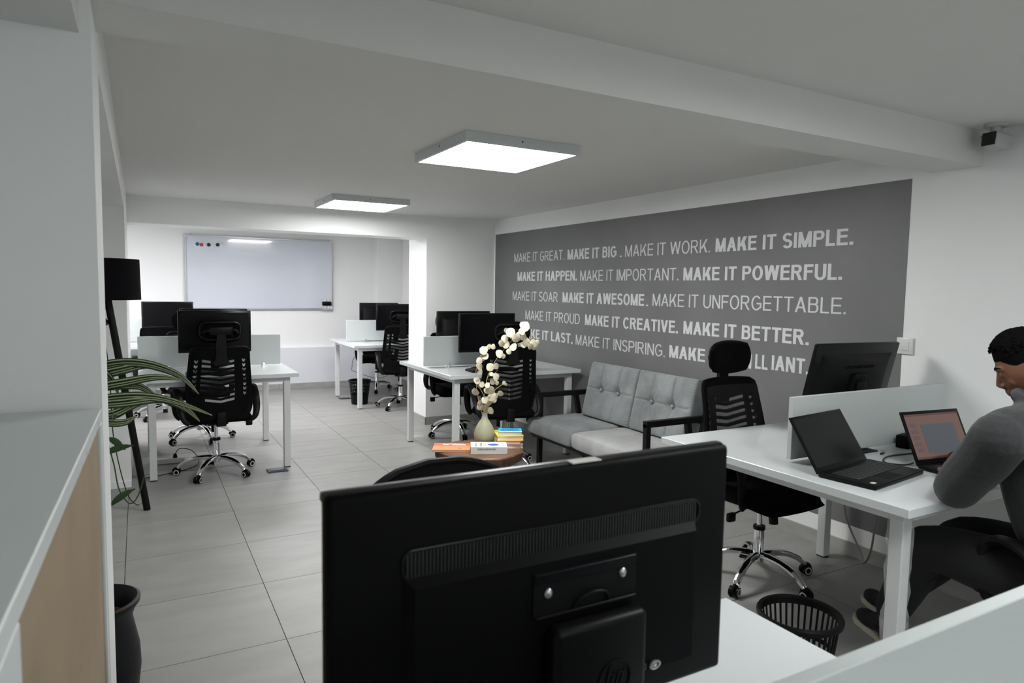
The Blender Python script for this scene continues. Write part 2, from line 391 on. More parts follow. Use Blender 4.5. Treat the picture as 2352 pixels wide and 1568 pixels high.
for a in [('MAKE IT GREAT.', 0, 6.266, 5.31, 1.748), ('MAKE IT BIG', 1, 5.252, 4.52, 1.746), ('.', 0, 4.475, 4.450, 1.745), ('MAKE IT WORK.', 0, 4.406, 3.468, 1.744), ('MAKE IT SIMPLE.', 1, 3.419, 2.393, 1.744),
          ('MAKE IT HAPPEN.', 1, 6.190, 5.09, 1.553), ('MAKE IT IMPORTANT.', 0, 5.039, 3.774, 1.551), ('MAKE IT POWERFUL.', 1, 3.723, 2.45, 1.550),
          ('MAKE IT SOAR', 0, 6.285, 5.404, 1.352), ('MAKE IT AWESOME', 1, 5.322, 4.15, 1.352), ('.', 0, 4.125, 4.102, 1.352), ('MAKE IT UNFORGETTABLE.', 0, 4.051, 2.416, 1.357),
          ('MAKE IT PROUD', 0, 6.010, 5.029, 1.160), ('MAKE IT CREATIVE.', 1, 4.949, 3.758, 1.160), ('MAKE IT BETTER.', 1, 3.703, 2.644, 1.163),
          ('MAKE IT LAST.', 1, 6.10, 5.136, .974), ('MAKE IT INSPIRING.', 0, 5.087, 3.892, .972), ('MAKE IT BRI', 1, 3.844, 3.065, .976), ('LL', 1, 3.035, 2.935, .982), ('IANT.', 1, 2.905, 2.634, .988)]:
    phrase(a[0], bool(a[1]), a[2], a[3], a[4])

# ------------------------------------------------------------ ceiling lamps
def ceiling_lamp(x, y, sx, sy, label, zc=ZC, pm='panel'):
    t = thing('ceiling_lamp', label, 'ceiling lamp', (x, y, zc), 0, 'square ceiling lamps')
    h = .05; f = .017; g = G()
    g.box(-sx/2, sx/2, -sy/2, -sy/2+f, -h, -.001); g.box(-sx/2, sx/2, sy/2-f, sy/2, -h, -.001)
    g.box(-sx/2, -sx/2+f, -sy/2+f, sy/2-f, -h, -.001); g.box(sx/2-f, sx/2, -sy/2+f, sy/2-f, -h, -.001)
    put('frame', g, M['lampframe'], t, False)
    g = G(); g.box(-sx/2+f, sx/2-f, -sy/2+f, sy/2-f, -h+.003, -h+.009); put('diffuser', g, M[pm], t, False)
    for px in (-.02, ):
        g = G(); g.cyl((px, -sy/2, -.022), (px, -sy/2-.002, -.022), .004, n=10); put('screw', g, M['plastic'], t)
        g = G(); g.cyl((-sx/2, px, -.022), (-sx/2-.002, px, -.022), .004, n=10); put('screw', g, M['plastic'], t)
    return t
ceiling_lamp(1.71, 3.32, .66, .68, 'square white lit ceiling lamp nearest, above the sofa area, larger of the two in view')
ceiling_lamp(1.735, 5.93, .66, .68, 'square white lit ceiling lamp farther off, in front of the whiteboard opening', ZC, 'panel5')
l3 = ceiling_lamp(1.6, 7.95, .66, .66, 'lit ceiling lamp of the whiteboard room, hidden behind the wall header', ZC, 'panel2')
l4 = ceiling_lamp(-.5, 7.95, .66, .66, 'lit ceiling lamp of the whiteboard room above the far left desk', ZC, 'panel2')
l5 = ceiling_lamp(1.9, .42, .66, .66, 'lit ceiling lamp just outside the frame above the nearest desk', 2.237, 'panel3')
l6 = ceiling_lamp(.9, -1.2, .66, .66, 'added ceiling fill lamp behind the camera position, out of view', 2.237, 'panel4')  # unseen lamp added to raise the ambient light on the near side

# ------------------------------------------------------------ desks
DT = .77
def bench(name, label, x0, x1, y0, y1, part_x0, part_x1, clamps, legs='all'):
    t = thing(name, label, 'desk', (x0, y0, 0), 0, 'white bench desks'); w = x1-x0; d = y1-y0
    g = G(); g.rbox(0, w, 0, d, DT-.032, DT, .002, 1); put('desktop', g, M['deskwhite'], t, False)
    for lx, ly in ((.06, .05), (w-.11, .05), (.06, d-.10), (w-.11, d-.10)):
        g = G(); g.rbox(lx, lx+.05, ly, ly+.05, .006, DT-.032, .003, 1); lg = put('leg', g, M['deskleg'], t, False)
        g = G(); g.box(lx+.003, lx+.047, ly+.003, ly+.047, 0, .006); put('foot', g, M['plastic'], lg, False)
    for ly in (.05, d-.10):
        g = G(); g.box(.11, w-.11, ly+.005, ly+.045, DT-.072, DT-.032); put('rail', g, M['deskleg'], t, False)
    for lx in (.06, w-.11):
        g = G(); g.box(lx+.005, lx+.045, .10, d-.10, DT-.072, DT-.032); put('rail', g, M['deskleg'], t, False)
    yc = d/2
    p = thing('desk_divider', None, None, (part_x0, y0+yc, DT)); 
    g = G(); g.rbox(0, part_x1-part_x0, -.011, .011, .012, .272, .0015, 1); put('board', g, M['divider'], p, False)
    for cx in clamps:
        for s in (-1, 1):
            g = G(); g.cyl((cx-part_x0, s*.0115, .022), (cx-part_x0, s*.027, .022), .011, n=14); g.box(cx-part_x0-.012, cx-part_x0+.012, min(s*.010, s*.032), max(s*.010, s*.032), 0, .016)
            put('clamp', g, M['chrome'], p)
    return t, p
b1, p1 = bench('bench_desk', 'white bench desk on the left, below the whiteboard, behind the spider plant', -.02, 1.11, 5.52, 6.72, -.02, 1.07, (.20, .93))
tag(p1, 'white divider board across the left bench desk near the whiteboard', 'divider', 'white desk dividers')
b2, p2 = bench('bench_desk', 'white bench desk beside the white pillar at the left end of the slogan wall', 2.155, 3.415, 4.90, 6.10, 2.165, 3.16, (2.40, 3.05))
tag(p2, 'white divider board on the middle desk by the pillar', 'divider', 'white desk dividers')
b3, p3 = bench('bench_desk', 'white bench desk farthest away, half hidden by the pillar, black bin beneath', 2.212, 3.44, 7.83, 9.03, 2.275, 3.42, (2.52, 3.2))
tag(p3, 'white divider board on the farthest desk right of the whiteboard', 'divider', 'white desk dividers')
b4, p4 = bench('bench_desk', 'white bench desk at right with two open laptops on it', 2.185, 3.42, 1.252, 2.452, 2.345, 3.46, (2.52, 3.3))
tag(p4, 'white divider board behind the two laptops', 'divider', 'white desk dividers')
b5, p5 = bench('bench_desk', 'white desk nearest the viewer under the large black monitor', -.03, 1.165, -.13, 1.07, -.03, 1.155, (.2, .95))
tag(p5, 'white divider board nearest the viewer, cut by the lower right corner', 'divider', 'white desk dividers')
b6, p6 = bench('bench_desk', 'white desk far left in the whiteboard room, mostly hidden by the wall end', -.62, .66, 8.45, 9.65, -.60, .62, (.4,))
tag(p6, 'white divider board on the far left desk in the whiteboard room', 'divider', 'white desk dividers')

# ------------------------------------------------------------ office chair
def make_chair(label, head=True, round_top=False):
    t = thing('office_chair', label, 'chair', group='black mesh office chairs')
    # five star base
    for k in range(5):
        a = 2*PI*k/5+PI/2; d = Vector((math.cos(a), math.sin(a), 0)); up_ = Vector((0, 0, 1))
        P = smoothpath([d*.015+up_*.128, d*.07+up_*.133, d*.15+up_*.125, d*.22+up_*.100, d*.262+up_*.070, d*.275+up_*.055], 4)
        g = G(); n = len(P); g.tube(P, [.019-.006*i/n for i in range(n)], n=10, flat=1.25, ref=(0, 0, 1)); put('leg', g, M['chrome'], t)
        sd = Vector((-d.y, d.x, 0)); c = d*.285+up_*.025
        g = G(); g.cyl(tuple(c+up_*.035), tuple(c+up_*.012), .006, n=8)
        hood = [c+d*(.026*math.cos(q))+up_*(.006+.026*math.sin(q)) for q in [PI*i/8 for i in range(9)]]
        g.tube(hood, .009, n=6, flat=1.0); g.cyl(tuple(c-sd*.013), tuple(c+sd*.013), .020, n=16)
        ca = put('caster', g, M['plastic'], t)
        for s in (-1, 1):
            g = G(); q0 = c+sd*s*.012; q1 = c+sd*s*.023; g.cyl(tuple(q0), tuple(q1), .025, n=18); put('wheel', g, M['plastic'], ca)
            g = G(); mt = Matrix.Translation(q1)@sd.to_track_quat('Z', 'Y').to_matrix().to_4x4()
            g.lathe([(.020, 0), (.020, s*.0015), (.0135, s*.0015), (.0135, 0)], n=18, mtx=mt); put('wheel_ring', g, M['casterwhite'], ca)
    g = G(); g.lathe([(.001, .095), (.028, .095), (.030, .105), (.030, .14), (.026, .145), (.026, .27), (.001, .27)], n=20)
    put('gas_lift', g, M['chrome'], t)
    g = G(); g.lathe([(.001, .262), (.029, .262), (.031, .270), (.029, .282), (.001, .282)], n=20); put('collar', g, M['plastic'], t)
    g = G(); g.cyl((0, 0, .28), (0, 0, .40), .014, n=14); put('piston', g, M['chrome'], t)
    g = G(); g.rbox(-.075, .075, -.10, .09, .395, .435, .01, 2); g.cyl((0, .075, .40), (0, .085, .315), .024, .022, n=16)
    put('tilt_mechanism', g, M['plastic'], t)
    g = G(); g.tube(smoothpath([(.05, .03, .405), (.15, .03, .40), (.235, .03, .385)], 4), .0045, n=8); g.rbox(.225, .275, .018, .042, .350, .395, .008, 2)
    put('lever', g, M['plastic'], t)
    # seat
    vs = []; fs = []; nu = 16; nv = 16
    g = G()
    for j in range(nv+1):
        for i in range(nu+1):
            u = -1+2*i/nu; v = -1+2*j/nv
            x = .25*u*(1-.06*(v+1)**2*.5)*math.sqrt(max(0, 1-.16*v*v)); y = .235*v*math.sqrt(max(0, 1-.16*u*u)); e = max(0, 1-abs(u)**8)*max(0, 1-abs(v)**8)
            z = .455+.05*e**.4 - .035*max(0, v-.35)**2/.42 + .008*abs(u)**2*e
            vs.append((x, y+.01, z))
    N = len(vs)
    for (x, y, z) in vs[:N]:
        u = x/.25; v = (y-.01)/.235; e = max(0, 1-min(1, abs(u*1.05))**6)*max(0, 1-min(1, abs(v*1.05))**6)
        vs.append((x*.99, y*.99, .452-.03*e**.3-.02*max(0, v-.35)**2/.42))
    for j in range(nv):
        for i in range(nu):
            a = j*(nu+1)+i; fs.append((a, a+1, a+nu+2, a+nu+1)); fs.append((a+N, a+nu+1+N, a+nu+2+N, a+1+N))
    rim = [i for i in range(nu+1)]+[(j+1)*(nu+1)-1+(nu+1)*0 for j in range(1, nv+1)]
    for i in range(nu):
        fs.append((i, i+N, i+1+N, i+1)); a = nv*(nu+1)+i; fs.append((a, a+1, a+1+N, a+N))
    for j in range(nv):
        a = j*(nu+1); fs.append((a, a+nu+1, a+nu+1+N, a+N)); b_ = a+nu; fs.append((b_, b_+N, b_+nu+1+N, b_+nu+1))
    g.add(vs, fs); put('seat', g, M['fabric'], t, True, 60)
    # backrest lattice
    Z0, Z1 = .455, 1.00
    def wd(z):
        pts = [(.455, .155), (.50, .190), (.56, .212), (.64, .222), (.72, .222), (.80, .214), (.90, .204), (.96, .200), (.985, .194), (1.0, .172)]
        if round_top: pts = [(.455, .155), (.56, .212), (.72, .222), (.84, .224), (.92, .224), (.945, .222), (.965, .216), (.985, .202), (1.0, .180)]
        for (a, b_), (c, d_) in zip(pts, pts[1:]):
            if z <= c: return b_+(d_-b_)*(z-a)/(c-a)
        return pts[-1][1]
    def ybk(z): 
        q = (z-.455)/.545; return -.205-.035*math.sin(q*PI*.9)*-1*.6-.075*q
    chev = {0: -.014, .5: -.002, .62: .004, .74: .004, .80: -.006, .86: .004}
    us = [-1, -.86, -.80, -.74, -.62, -.46, 0, .46, .62, .74, .80, .86, 1]
    def cz(u):
        a = abs(u)
        if a <= .62: return -.016+.022*a/.62
        if a <= .74: return .006
        if a <= .80: return .006-.012*(a-.74)/.06
        if a <= .86: return -.006+.012*(a-.80)/.06
        return 0
    zs = [Z0, .49, .53, .575, .60]; slots = []
    z = .60
    for k in range(9):
        slots.append(len(zs)-1); z += .020; zs.append(z); z += .0165; zs.append(z)
    zs += [.945, .965, .985, 1.0]
    zs = sorted(set(round(q, 4) for q in zs))
    def fn(u, z):
        am = 1 if .595 < z < .935 else 0
        zz = z + cz(u)*am
        if z > .99: zz += .0
        if round_top and z > .95: zz += .040*(1-abs(u)**2.6)*(z-.95)/.05
        x = u*wd(z); return (x, ybk(z)+.55*x*x*2.0, zz+(.006*(1-u*u) if z > .98 else 0))
    holes = set()
    if not round_top:
        for j in range(len(zs)-1):
            zc = (zs[j]+zs[j+1])/2
            k = round((zc-.61)/.0365)
            if .60 <= zs[j] and zs[j+1] <= .93 and abs((.60+k*.0365)-zs[j]) < .002 and 0 <= k < 9:
                for i in range(len(us)-1):
                    a, b_ = us[i], us[i+1]
                    if abs(a+b_)/2 < .62 and not (abs(abs(a)-.46) < 1e-6 and abs(abs(b_)-.62) < 1e-6): holes.add((i, j))
                    if .74-1e-6 <= abs(a) <= .86+1e-6 and .74-1e-6 <= abs(b_) <= .86+1e-6 and k > 0: holes.add((i, j))
    V_, F_ = plate(us, zs, holes, fn, .014, (0, -1, 0)); g = G(); g.add(V_, F_)
    # raised rim along the outline
    rimp = [fn(-1, z) for z in zs]+[fn(u, zs[-1]) for u in us[1:-1]]+[fn(1, z) for z in zs[::-1]]
    g.tube([Vector(p)+Vector((0, -.007, 0)) for p in rimp], .011, n=8)
    put('backrest', g, M['plasticm'], t, True, 35)
    us2 = [-.95+1.9*i/10 for i in range(11)]; zs2 = [.56, .62, .68, .74, .80, .86, .92, .975]
    V_, F_ = plate(us2, zs2, set(), lambda u, z: (u*wd(z), ybk(z)+1.1*(u*wd(z))**2+.013, z), .002, (0, 1, 0)); g = G(); g.add(V_, F_)
    put('back_mesh', g, M['fabric'] if round_top else M['meshcloth'], t)
    g = G(); g.rbox(-.035, .035, -.250, -.06, .412, .432, .006, 2); g.rbox(-.032, .032, -.258, -.236, .415, .52, .006, 2)
    put('back_support', g, M['plastic'], t)
    if head:
        g = G(); yb = ybk(.9)-.018
        g.prism([(-.045, .90), (.045, .90), (.038, .945), (.030, 1.10), (-.030, 1.10), (-.038, .945)], -.010, .010, mtx=Matrix.Translation((0, yb-.012, 0))@Matrix.Rotation(PI/2, 4, 'X'))
        g.prism([(-.05, .875), (.05, .875), (.055, .895), (.03, .94), (0, .96), (-.03, .94), (-.055, .895)], -.006, .016, mtx=Matrix.Translation((0, yb-.012, 0))@Matrix.Rotation(PI/2, 4, 'X'))
        put('neck_post', g, M['plastic'], t)
        yh = yb-.010
        g = G()
        ring = []
        for k in range(29):
            a = 2*PI*k/28; ca_, sa = math.cos(a), math.sin(a); sx_ = math.copysign(abs(ca_)**.45, ca_)*.136; sz = math.copysign(abs(sa)**.5, sa)*.064
            ring.append((sx_, yh+.010+1.2*sx_*sx_, 1.125+sz))
        g.tube(ring, .009, n=8, cap=False); g.rbox(-.08, .08, yh-.012, yh+.014, 1.095, 1.155, .006, 2)
        for s in (-1, 1): g.tube(smoothpath([(s*.07, yh, 1.125), (s*.095, yh-.006, 1.13), (s*.118, yh+.018, 1.11)], 4), .012, n=8)
        put('headrest_frame', g, M['plastic'], t)
        g = G(); nu, nv = 14, 10; vs = []; fs = []
        for sgn in (0, 1):
            for j in range(nv+1):
                for i in range(nu+1):
                    u = -1+2*i/nu; v = -1+2*j/nv; e = (max(0, 1-abs(u)**5)*max(0, 1-abs(v)**4))**.45
                    x = .156*u*math.sqrt(1-.30*v*v); z = 1.125+.090*v*math.sqrt(1-.34*u*u)
                    vs.append((x, yh+.030+.9*x*x+(.028*e if sgn else -.010*e), z))
        N = (nu+1)*(nv+1)
        for j in range(nv):
            for i in range(nu):
                a = j*(nu+1)+i; fs.append((a, a+1, a+nu+2, a+nu+1)); fs.append((a+N, a+nu+1+N, a+nu+2+N, a+1+N))
        for i in range(nu):
            fs.append((i, i+N, i+1+N, i+1)); a = nv*(nu+1)+i; fs.append((a, a+1, a+1+N, a+N))
        for j in range(nv):
            a = j*(nu+1); fs.append((a, a+nu+1, a+nu+1+N, a+N)); b_ = a+nu; fs.append((b_, b_+N, b_+nu+1+N, b_+nu+1))
        g.add(vs, fs); put('headrest', g, M['fabric'], t, True, 70)
    for s in (-1, 1):
        P = smoothpath([(s*.235, .09, .430), (s*.262, .10, .47), (s*.272, .105, .56), (s*.272, .085, .640), (s*.272, .03, .668), (s*.270, -.05, .655), (s*.268, -.13, .60), (s*.262, -.19, .53), (s*.245, -.215, .47), (s*.215, -.215, .445)], 5)
        n = len(P); g = G(); g.tube(P, [.0105+.007*math.sin(PI*min(1, i/n*1.1)) for i in range(n)], n=10, flat=1.9, ref=(0, 1, 0)); put('armrest', g, M['plastic'], t)
    return t
def put_chair(first, loc, rz, label):
    o = first if first.get('placed') is None else copy_tree(first)
    if 'placed' in o: del o['placed']
    o.location = (*loc, 0); o.rotation_euler = (0, 0, rz); o['label'] = label; return o
ch = make_chair('')
chairs = [((.50, 5.62), math.radians(4), 'black mesh high-back chair at the left bench desk, seen squarely from behind'),
          ((.475, 6.93), math.radians(196), 'black chair behind the left bench desk, only its chrome base visible below the desktop'),
          ((2.77, 7.80), math.radians(-14), 'black high-back chair at the farthest desk, cut off by the bright pillar edge'),
          ((2.92, 9.20), math.radians(160), 'black chair on the far side of the farthest desk, behind the black waste bin'),
          ((2.615, 4.88), math.radians(-11), 'black high-back chair at the middle desk behind the dried flower vase'),
          ((2.76, 6.13), math.radians(173), 'black chair on the far side of the middle desk, in front of the white pillar'),
          ((2.76, 2.335), math.radians(182), 'black high-back chair facing the viewer between the grey sofa and the right desk'),
          ((2.72, .98), math.radians(-20), 'black office chair the person sits on at the right edge')]
cobj = []
for i, (p, r, lb) in enumerate(chairs):
    o = ch if i == 0 else copy_tree(ch)
    o.location = (p[0], p[1], 0); o.rotation_euler = (0, 0, r); o['label'] = lb; cobj.append(o)
c2 = make_chair('black chair without headrest at the far left desk in the whiteboard room', head=False)
c2.location = (.22, 8.25, 0); c2.rotation_euler = (0, 0, math.radians(-3))
c3 = make_chair('black round-topped chair behind the large nearest monitor, only its top showing', head=False, round_top=True)
c3.scale = (1.13, 1, 1); c3.location = (.675, 1.225, 0); c3.rotation_euler = (0, 0, math.radians(196))

# ------------------------------------------------------------ monitors
def make_monitor(label, w=.54, h=.335, z=.15, tilt=0.):
    """screen faces -y; origin under the stand on the desk"""
    t = thing('monitor', label, 'monitor', group='black computer monitors')
    R = Matrix.Translation((0, 0, z+h/2))@Matrix.Rotation(tilt, 4, 'X')
    g = G(); g.rbox(-w/2, w/2, 0, .022, -h/2, h/2, .006, 2, mtx=R); put('housing', g, M['gloss'], t)
    g = G(); g.box(-w/2+.016, w/2-.016, -.0015, .001, -h/2+.022, h/2-.016, mtx=R); put('screen', g, M['screenoff'], t, False)
    g = G(); bx = .34*w; vs = [(-w/2+.04, .020, -h/2+.03), (w/2-.04, .020, -h/2+.03), (w/2-.04, .020, h/2-.05), (-w/2+.04, .020, h/2-.05), (-bx, .048, -h/2+.06), (bx, .048, -h/2+.06), (bx, .048, h/2-.09), (-bx, .048, h/2-.09)]
    g.add(vs, [(0, 1, 2, 3), (7, 6, 5, 4), (0, 4, 5, 1), (1, 5, 6, 2), (2, 6, 7, 3), (3, 7, 4, 0)], mtx=R); put('back_cover', g, M['plastic'], t)
    g = G()
    for k in range(14): g.box(-.10+k*.0148, -.094+k*.0148, .0478, .0498, h/2-.118, h/2-.102, mtx=R)
    tag(put('vent_ribs', g, M['plasticm'], t, False), kind='stuff')
    g = G(); g.rbox(-.045, .045, .030, .072, -.14, .03, .008, 2, mtx=R)
    g.rbox(-.032, .032, .055, .082, .008, z+h/2-.02, .006, 2); put('stand_neck', g, M['plastic'], t)
    g = G(); g.lathe([(.001, .001), (.118, .001), (.120, .005), (.112, .012), (.04, .016), (.001, .017)], n=36, mtx=Matrix.Translation((0, .045, 0))@Matrix.Diagonal((1.1, .8, 1, 1)))
    put('stand_base', g, M['plastic'], t)
    g = G(); g.box(-.016, .016, -.002, -.0012, -h/2+.008, -h/2+.014, mtx=R); put('maker_mark', g, M['steel'], t, False)
    return t
mn = make_monitor('')
mons = [((.53, 5.88), 0, 'black monitor on the left bench desk, screen toward the viewer, behind the chair headrest'),
        ((.565, 6.36), PI, 'black monitor back to back behind the left desk monitor, only its top edge showing'),
        ((.29, 8.80), 0, 'black monitor in the whiteboard room, left of the whiteboard edge, above the left divider'),
        ((2.635, 5.20), 0, 'black monitor on the middle desk, screen toward the viewer, left of the flowers'),
        ((2.64, 5.72), PI, 'black monitor seen from the back behind the divider of the middle desk'),
        ((2.86, 8.18), math.radians(-3), 'black monitor on the farthest desk, screen toward the viewer, behind the chair headrest'),
        ((2.79, 8.72), PI+math.radians(4), 'black monitor seen from the back on the far side of the farthest desk')]
for i, (p, r, lb) in enumerate(mons):
    o = mn if i == 0 else copy_tree(mn)
    o.location = (p[0], p[1], DT+.001); o.rotation_euler = (0, 0, r); o['label'] = lb
mr_ = make_monitor('black monitor leaning back behind the right divider, seen from the back beside the wall switch', .58, .345, .125, math.radians(-13))
mr_.location = (3.07, 2.10, DT+.001); mr_.rotation_euler = (0, 0, PI+math.radians(-4))

# nearest monitor, seen from the back
def near_monitor():
    t = thing('monitor', 'large black monitor nearest the viewer, its back with vent strip and round emblem', 'monitor', (.495, .75, DT+.001), 0, 'black computer monitors')
    zc = 1.045-DT; w, h = .632, .366
    # local: back faces -y
    g = G(); g.rbox(-w/2, w/2, 0, .030, zc-h/2, zc+h/2, .009, 3); put('housing', g, M['plasticm'], t)
    g = G(); g.box(-w/2+.015, w/2-.015, .0295, .0315, zc-h/2+.02, zc+h/2-.015); put('screen', g, M['screenoff'], t, False)
    g = G(); g.rbox(-w/2-.001, w/2+.001, .014, .031, zc+h/2-.012, zc+h/2+.001, .004, 2); put('top_bezel', g, M['bezel'], t)
    # raised back shell
    g = G(); x0, x1, z0, z1 = -.215, .235, zc-.135, zc+.062
    v = [(x0-.012, .001, z0-.012), (x1+.012, .001, z0-.012), (x1+.012, .001, z1+.012), (x0-.012, .001, z1+.012), (x0, -.016, z0), (x1, -.016, z0), (x1, -.016, z1), (x0, -.016, z1)]
    g.add(v, [(0, 1, 2, 3), (7, 6, 5, 4), (0, 4, 5, 1), (1, 5, 6, 2), (2, 6, 7, 3), (3, 7, 4, 0)]); put('back_cover', g, M['plasticm'], t)
    # vent strip with rounded frame and fine upright ribs
    vx0, vx1, vz0, vz1 = -.225, .252, zc+.070, zc+.104
    ring = []
    for cx, cz, a0 in ((vx1-.012, vz1-.012, 0), (vx0+.012, vz1-.012, 90), (vx0+.012, vz0+.012, 180), (vx1-.012, vz0+.012, 270)):
        for q in range(5): a = math.radians(a0+q*22.5); ring.append((cx+.013*math.cos(a), -.001, cz+.013*math.sin(a)))
    ring.append(ring[0]); g = G(); g.tube(ring, .0022, n=8, cap=False); put('vent_frame', g, M['gloss'], t)
    g = G(); n = 96
    for k in range(n):
        x = vx0+.004+(vx1-vx0-.008)*k/n; g.box(x, x+.0026, -.0028, .001, vz0+.001, vz1-.001)
    tag(put('vent_ribs', g, M['bezel'], t, False), kind='stuff')
    # mounting recess frame
    g = G(); g.box(-.052, .118, -.019, -.0155, zc-.010, zc+.050); put('mounting_plate', g, M['plastic'], t, False)
    g = G(); g.rbox(-.050, .116, -.0215, -.0185, zc+.034, zc+.049, .001, 1); g.rbox(-.050, .116, -.0235, -.0185, zc-.012, zc-.008, .001, 1); put('plate_lip', g, M['gloss'], t, False)
    for sx, sz in ((-.030, .021), (.093, .026)):
        g = G(); g.ball((sx, -.020, zc+sz), .0062, .004, .0075, n=14, m=8); put('screw', g, M['steel'], t)
    g = G(); g.tube(smoothpath([(.010, -.021, zc-.010), (.018, -.023, zc+.004), (.040, -.024, zc+.010), (.062, -.023, zc+.006), (.070, -.021, zc-.008)], 5), .0022, n=8)
    put('cable_hook', g, M['plastic'], t)
    # stand
    g = G(); g.rbox(-.032, .122, -.046, -.016, .03, zc-.022, .010, 3); put('stand_neck', g, M['plastic'], t)
    g = G(); g.rbox(-.12, .19, -.14, .10, 0, .014, .006, 2); g.rbox(-.03, .12, -.05, .0, .01, .05, .006, 2); put('stand_base', g, M['plastic'], t)
    # emblem: ring with slanted letters
    ex, ez = .064, zc-.108; 
    g = G(); mt = Matrix.Translation((ex, -.0462, ez))@Matrix.Rotation(PI/2, 4, 'X')
    g.lathe([(.0275, 0), (.0275, .0016), (.0250, .0016), (.0250, 0)], n=40, mtx=mt); em = put('emblem', g, M['gloss'], t)
    g = G(); sl = .28
    def bar(x0, x1, z0, z1): g.add([(x0+sl*z0, 0, z0), (x1+sl*z0, 0, z0), (x1+sl*z1, 0, z1), (x0+sl*z1, 0, z1), (x0+sl*z0, -.0014, z0), (x1+sl*z0, -.0014, z0), (x1+sl*z1, -.0014, z1), (x0+sl*z1, -.0014, z1)], [(0,1,2,3),(7,6,5,4),(0,4,5,1),(1,5,6,2),(2,6,7,3),(3,7,4,0)], mtx=Matrix.Translation((ex, -.0462, ez)))
    bar(-.0145, -.0112, -.010, .0225); bar(-.0112, -.004, .0068, .0100); bar(-.006, -.0027, -.010, .0100)
    bar(.0025, .0058, -.0225, .0100); bar(.0058, .012, .0068, .0100); bar(.0100, .0133, -.010, .0100); bar(.0058, .012, -.010, -.0068)
    put('emblem_letters', g, M['gloss'], em, False)
    # lock port
    g = G(); g.lathe([(.0085, 0), (.0085, .003), (.0060, .004), (.0055, .001), (.001, .001)], n=20, mtx=Matrix.Translation((.160, -.0162, zc-.128))@Matrix.Rotation(PI/2, 4, 'X')@Matrix.Diagonal((1.25, .8, 1, 1))); put('lock_port', g, M['steel'], t)
    g = G(); g.tube([(.138, -.0166, zc-.132), (.138, -.0166, zc-.124), (.144, -.0166, zc-.124), (.144, -.0166, zc-.132), (.138, -.0166, zc-.132)], .0006, n=5); put('lock_mark', g, M['steel'], t)
    g = G(); g.rbox(.020, .070, .004, .022, zc+h/2, zc+h/2+.002, .0008, 1); put('sticker', g, M['label'], t, False)
near_monitor()

# keyboard on the middle desk
def keyboard(label, loc, rz, w=.44, d=.15):
    t = thing('keyboard', label, 'keyboard', loc, rz)
    g = G(); g.rbox(-w/2, w/2, -d/2, d/2, .0, .018, .005, 2); put('case', g, M['plastic'], t)
    g = G()
    for j in range(6):
        for i in range(20):
            x = -w/2+.01+i*(w-.02)/20; y = -d/2+.012+j*(d-.024)/6; g.box(x+.0015, x+(w-.02)/20-.0015, y+.0015, y+(d-.024)/6-.0015, .018, .024)
    tag(put('keycaps', g, M['keys'], t, False), kind='stuff')
keyboard('black keyboard on the middle desk behind the dried flowers', (2.62, 5.08, DT), 0)
keyboard('black keyboard on the left bench desk behind the chair back', (.52, 5.69, DT), 0)

# ------------------------------------------------------------ laptops
def laptop(label, hinge_l, hinge_r, depth, lidlen, tilt, lit):
    a = Vector((*hinge_l, 0)); b_ = Vector((*hinge_r, 0)); w = (b_-a).length; rz = math.atan2(b_.y-a.y, b_.x-a.x)
    t = thing('laptop', label, 'laptop', (a.x, a.y, DT), rz, 'open laptops on the right desk')
    g = G(); g.rbox(0, w, -depth, 0, .002, .018, .004, 2); put('base', g, M['plastic'], t)
    g = G(); kd = depth*.50; rows = 6; cols = 15
    for j in range(rows):
        for i in range(cols):
            x0 = .03+i*(w-.06)/cols; y0 = -.035-(j+1)*kd/rows; g.box(x0+.0012, x0+(w-.06)/cols-.0012, y0+.0012, y0+kd/rows-.0012, .018, .0195)
    tag(put('keycaps', g, M['keys'], t, False), kind='stuff')
    g = G(); g.box(w*.34, w*.62, -depth+.012, -depth+.012+depth*.27, .018, .0184); put('trackpad', g, M['plasticm'], t, False)
    g = G(); g.box(w*.06, w*.12, -depth+.018, -depth+.034, .018, .0184); st = put('sticker', g, M['label'], t, False); st['label'] = 'small pale sticker'
    R = Matrix.Translation((0, 0, .012))@Matrix.Rotation(-tilt, 4, 'X')
    g = G(); g.rbox(0, w, 0, .007, 0, lidlen, .003, 2, mtx=R); put('lid', g, M['plastic'], t)
    g = G()
    if not lit:
        g.box(.012, w-.012, -.0008, .001, .022, lidlen-.012, mtx=R); put('screen', g, M['screenoff'], t, False)
    else:
        X0, X1, Z0, Z1 = .014, w-.014, .024, lidlen-.014; g.box(X0, X1, -.0008, .001, Z0, Z1, mtx=R); sc = put('screen', g, M['screen rose'], t, False)
        g = G(); g.box(X0, X1, -.0014, -.0008, Z0, Z0+.008, mtx=R); g.box(X0, X1, -.0014, -.0008, Z1-.008, Z1, mtx=R); put('tool_bar', g, M['screen dark rose'], sc, False)
        g = G(); g.box(X0+.075, X1-.045, -.0014, -.0008, Z0+.018, Z1-.045, mtx=R); put('picture_window', g, M['screen slate'], sc, False)
        for k in range(5):
            z = Z1-.055-k*.026; g = G(); g.box(X0+.014, X0+.050, -.0014, -.0008, z, z+.016, mtx=R); put('thumbnail', g, M['screen grey'], sc, False)
    for hx in (.04, w-.07):
        g = G(); g.cyl((hx, .002, .012), (hx+.03, .002, .012), .006, n=10); put('hinge', g, M['plastic'], t)
    return t
laptop('black open laptop with a dark screen, nearest on the right desk', (2.255, 1.645), (2.645, 1.70), .215, .235, math.radians(33), False)
laptop('black open laptop with a lit reddish screen in front of the seated person', (2.735, 1.545), (3.075, 1.50), .225, .225, math.radians(25), True)
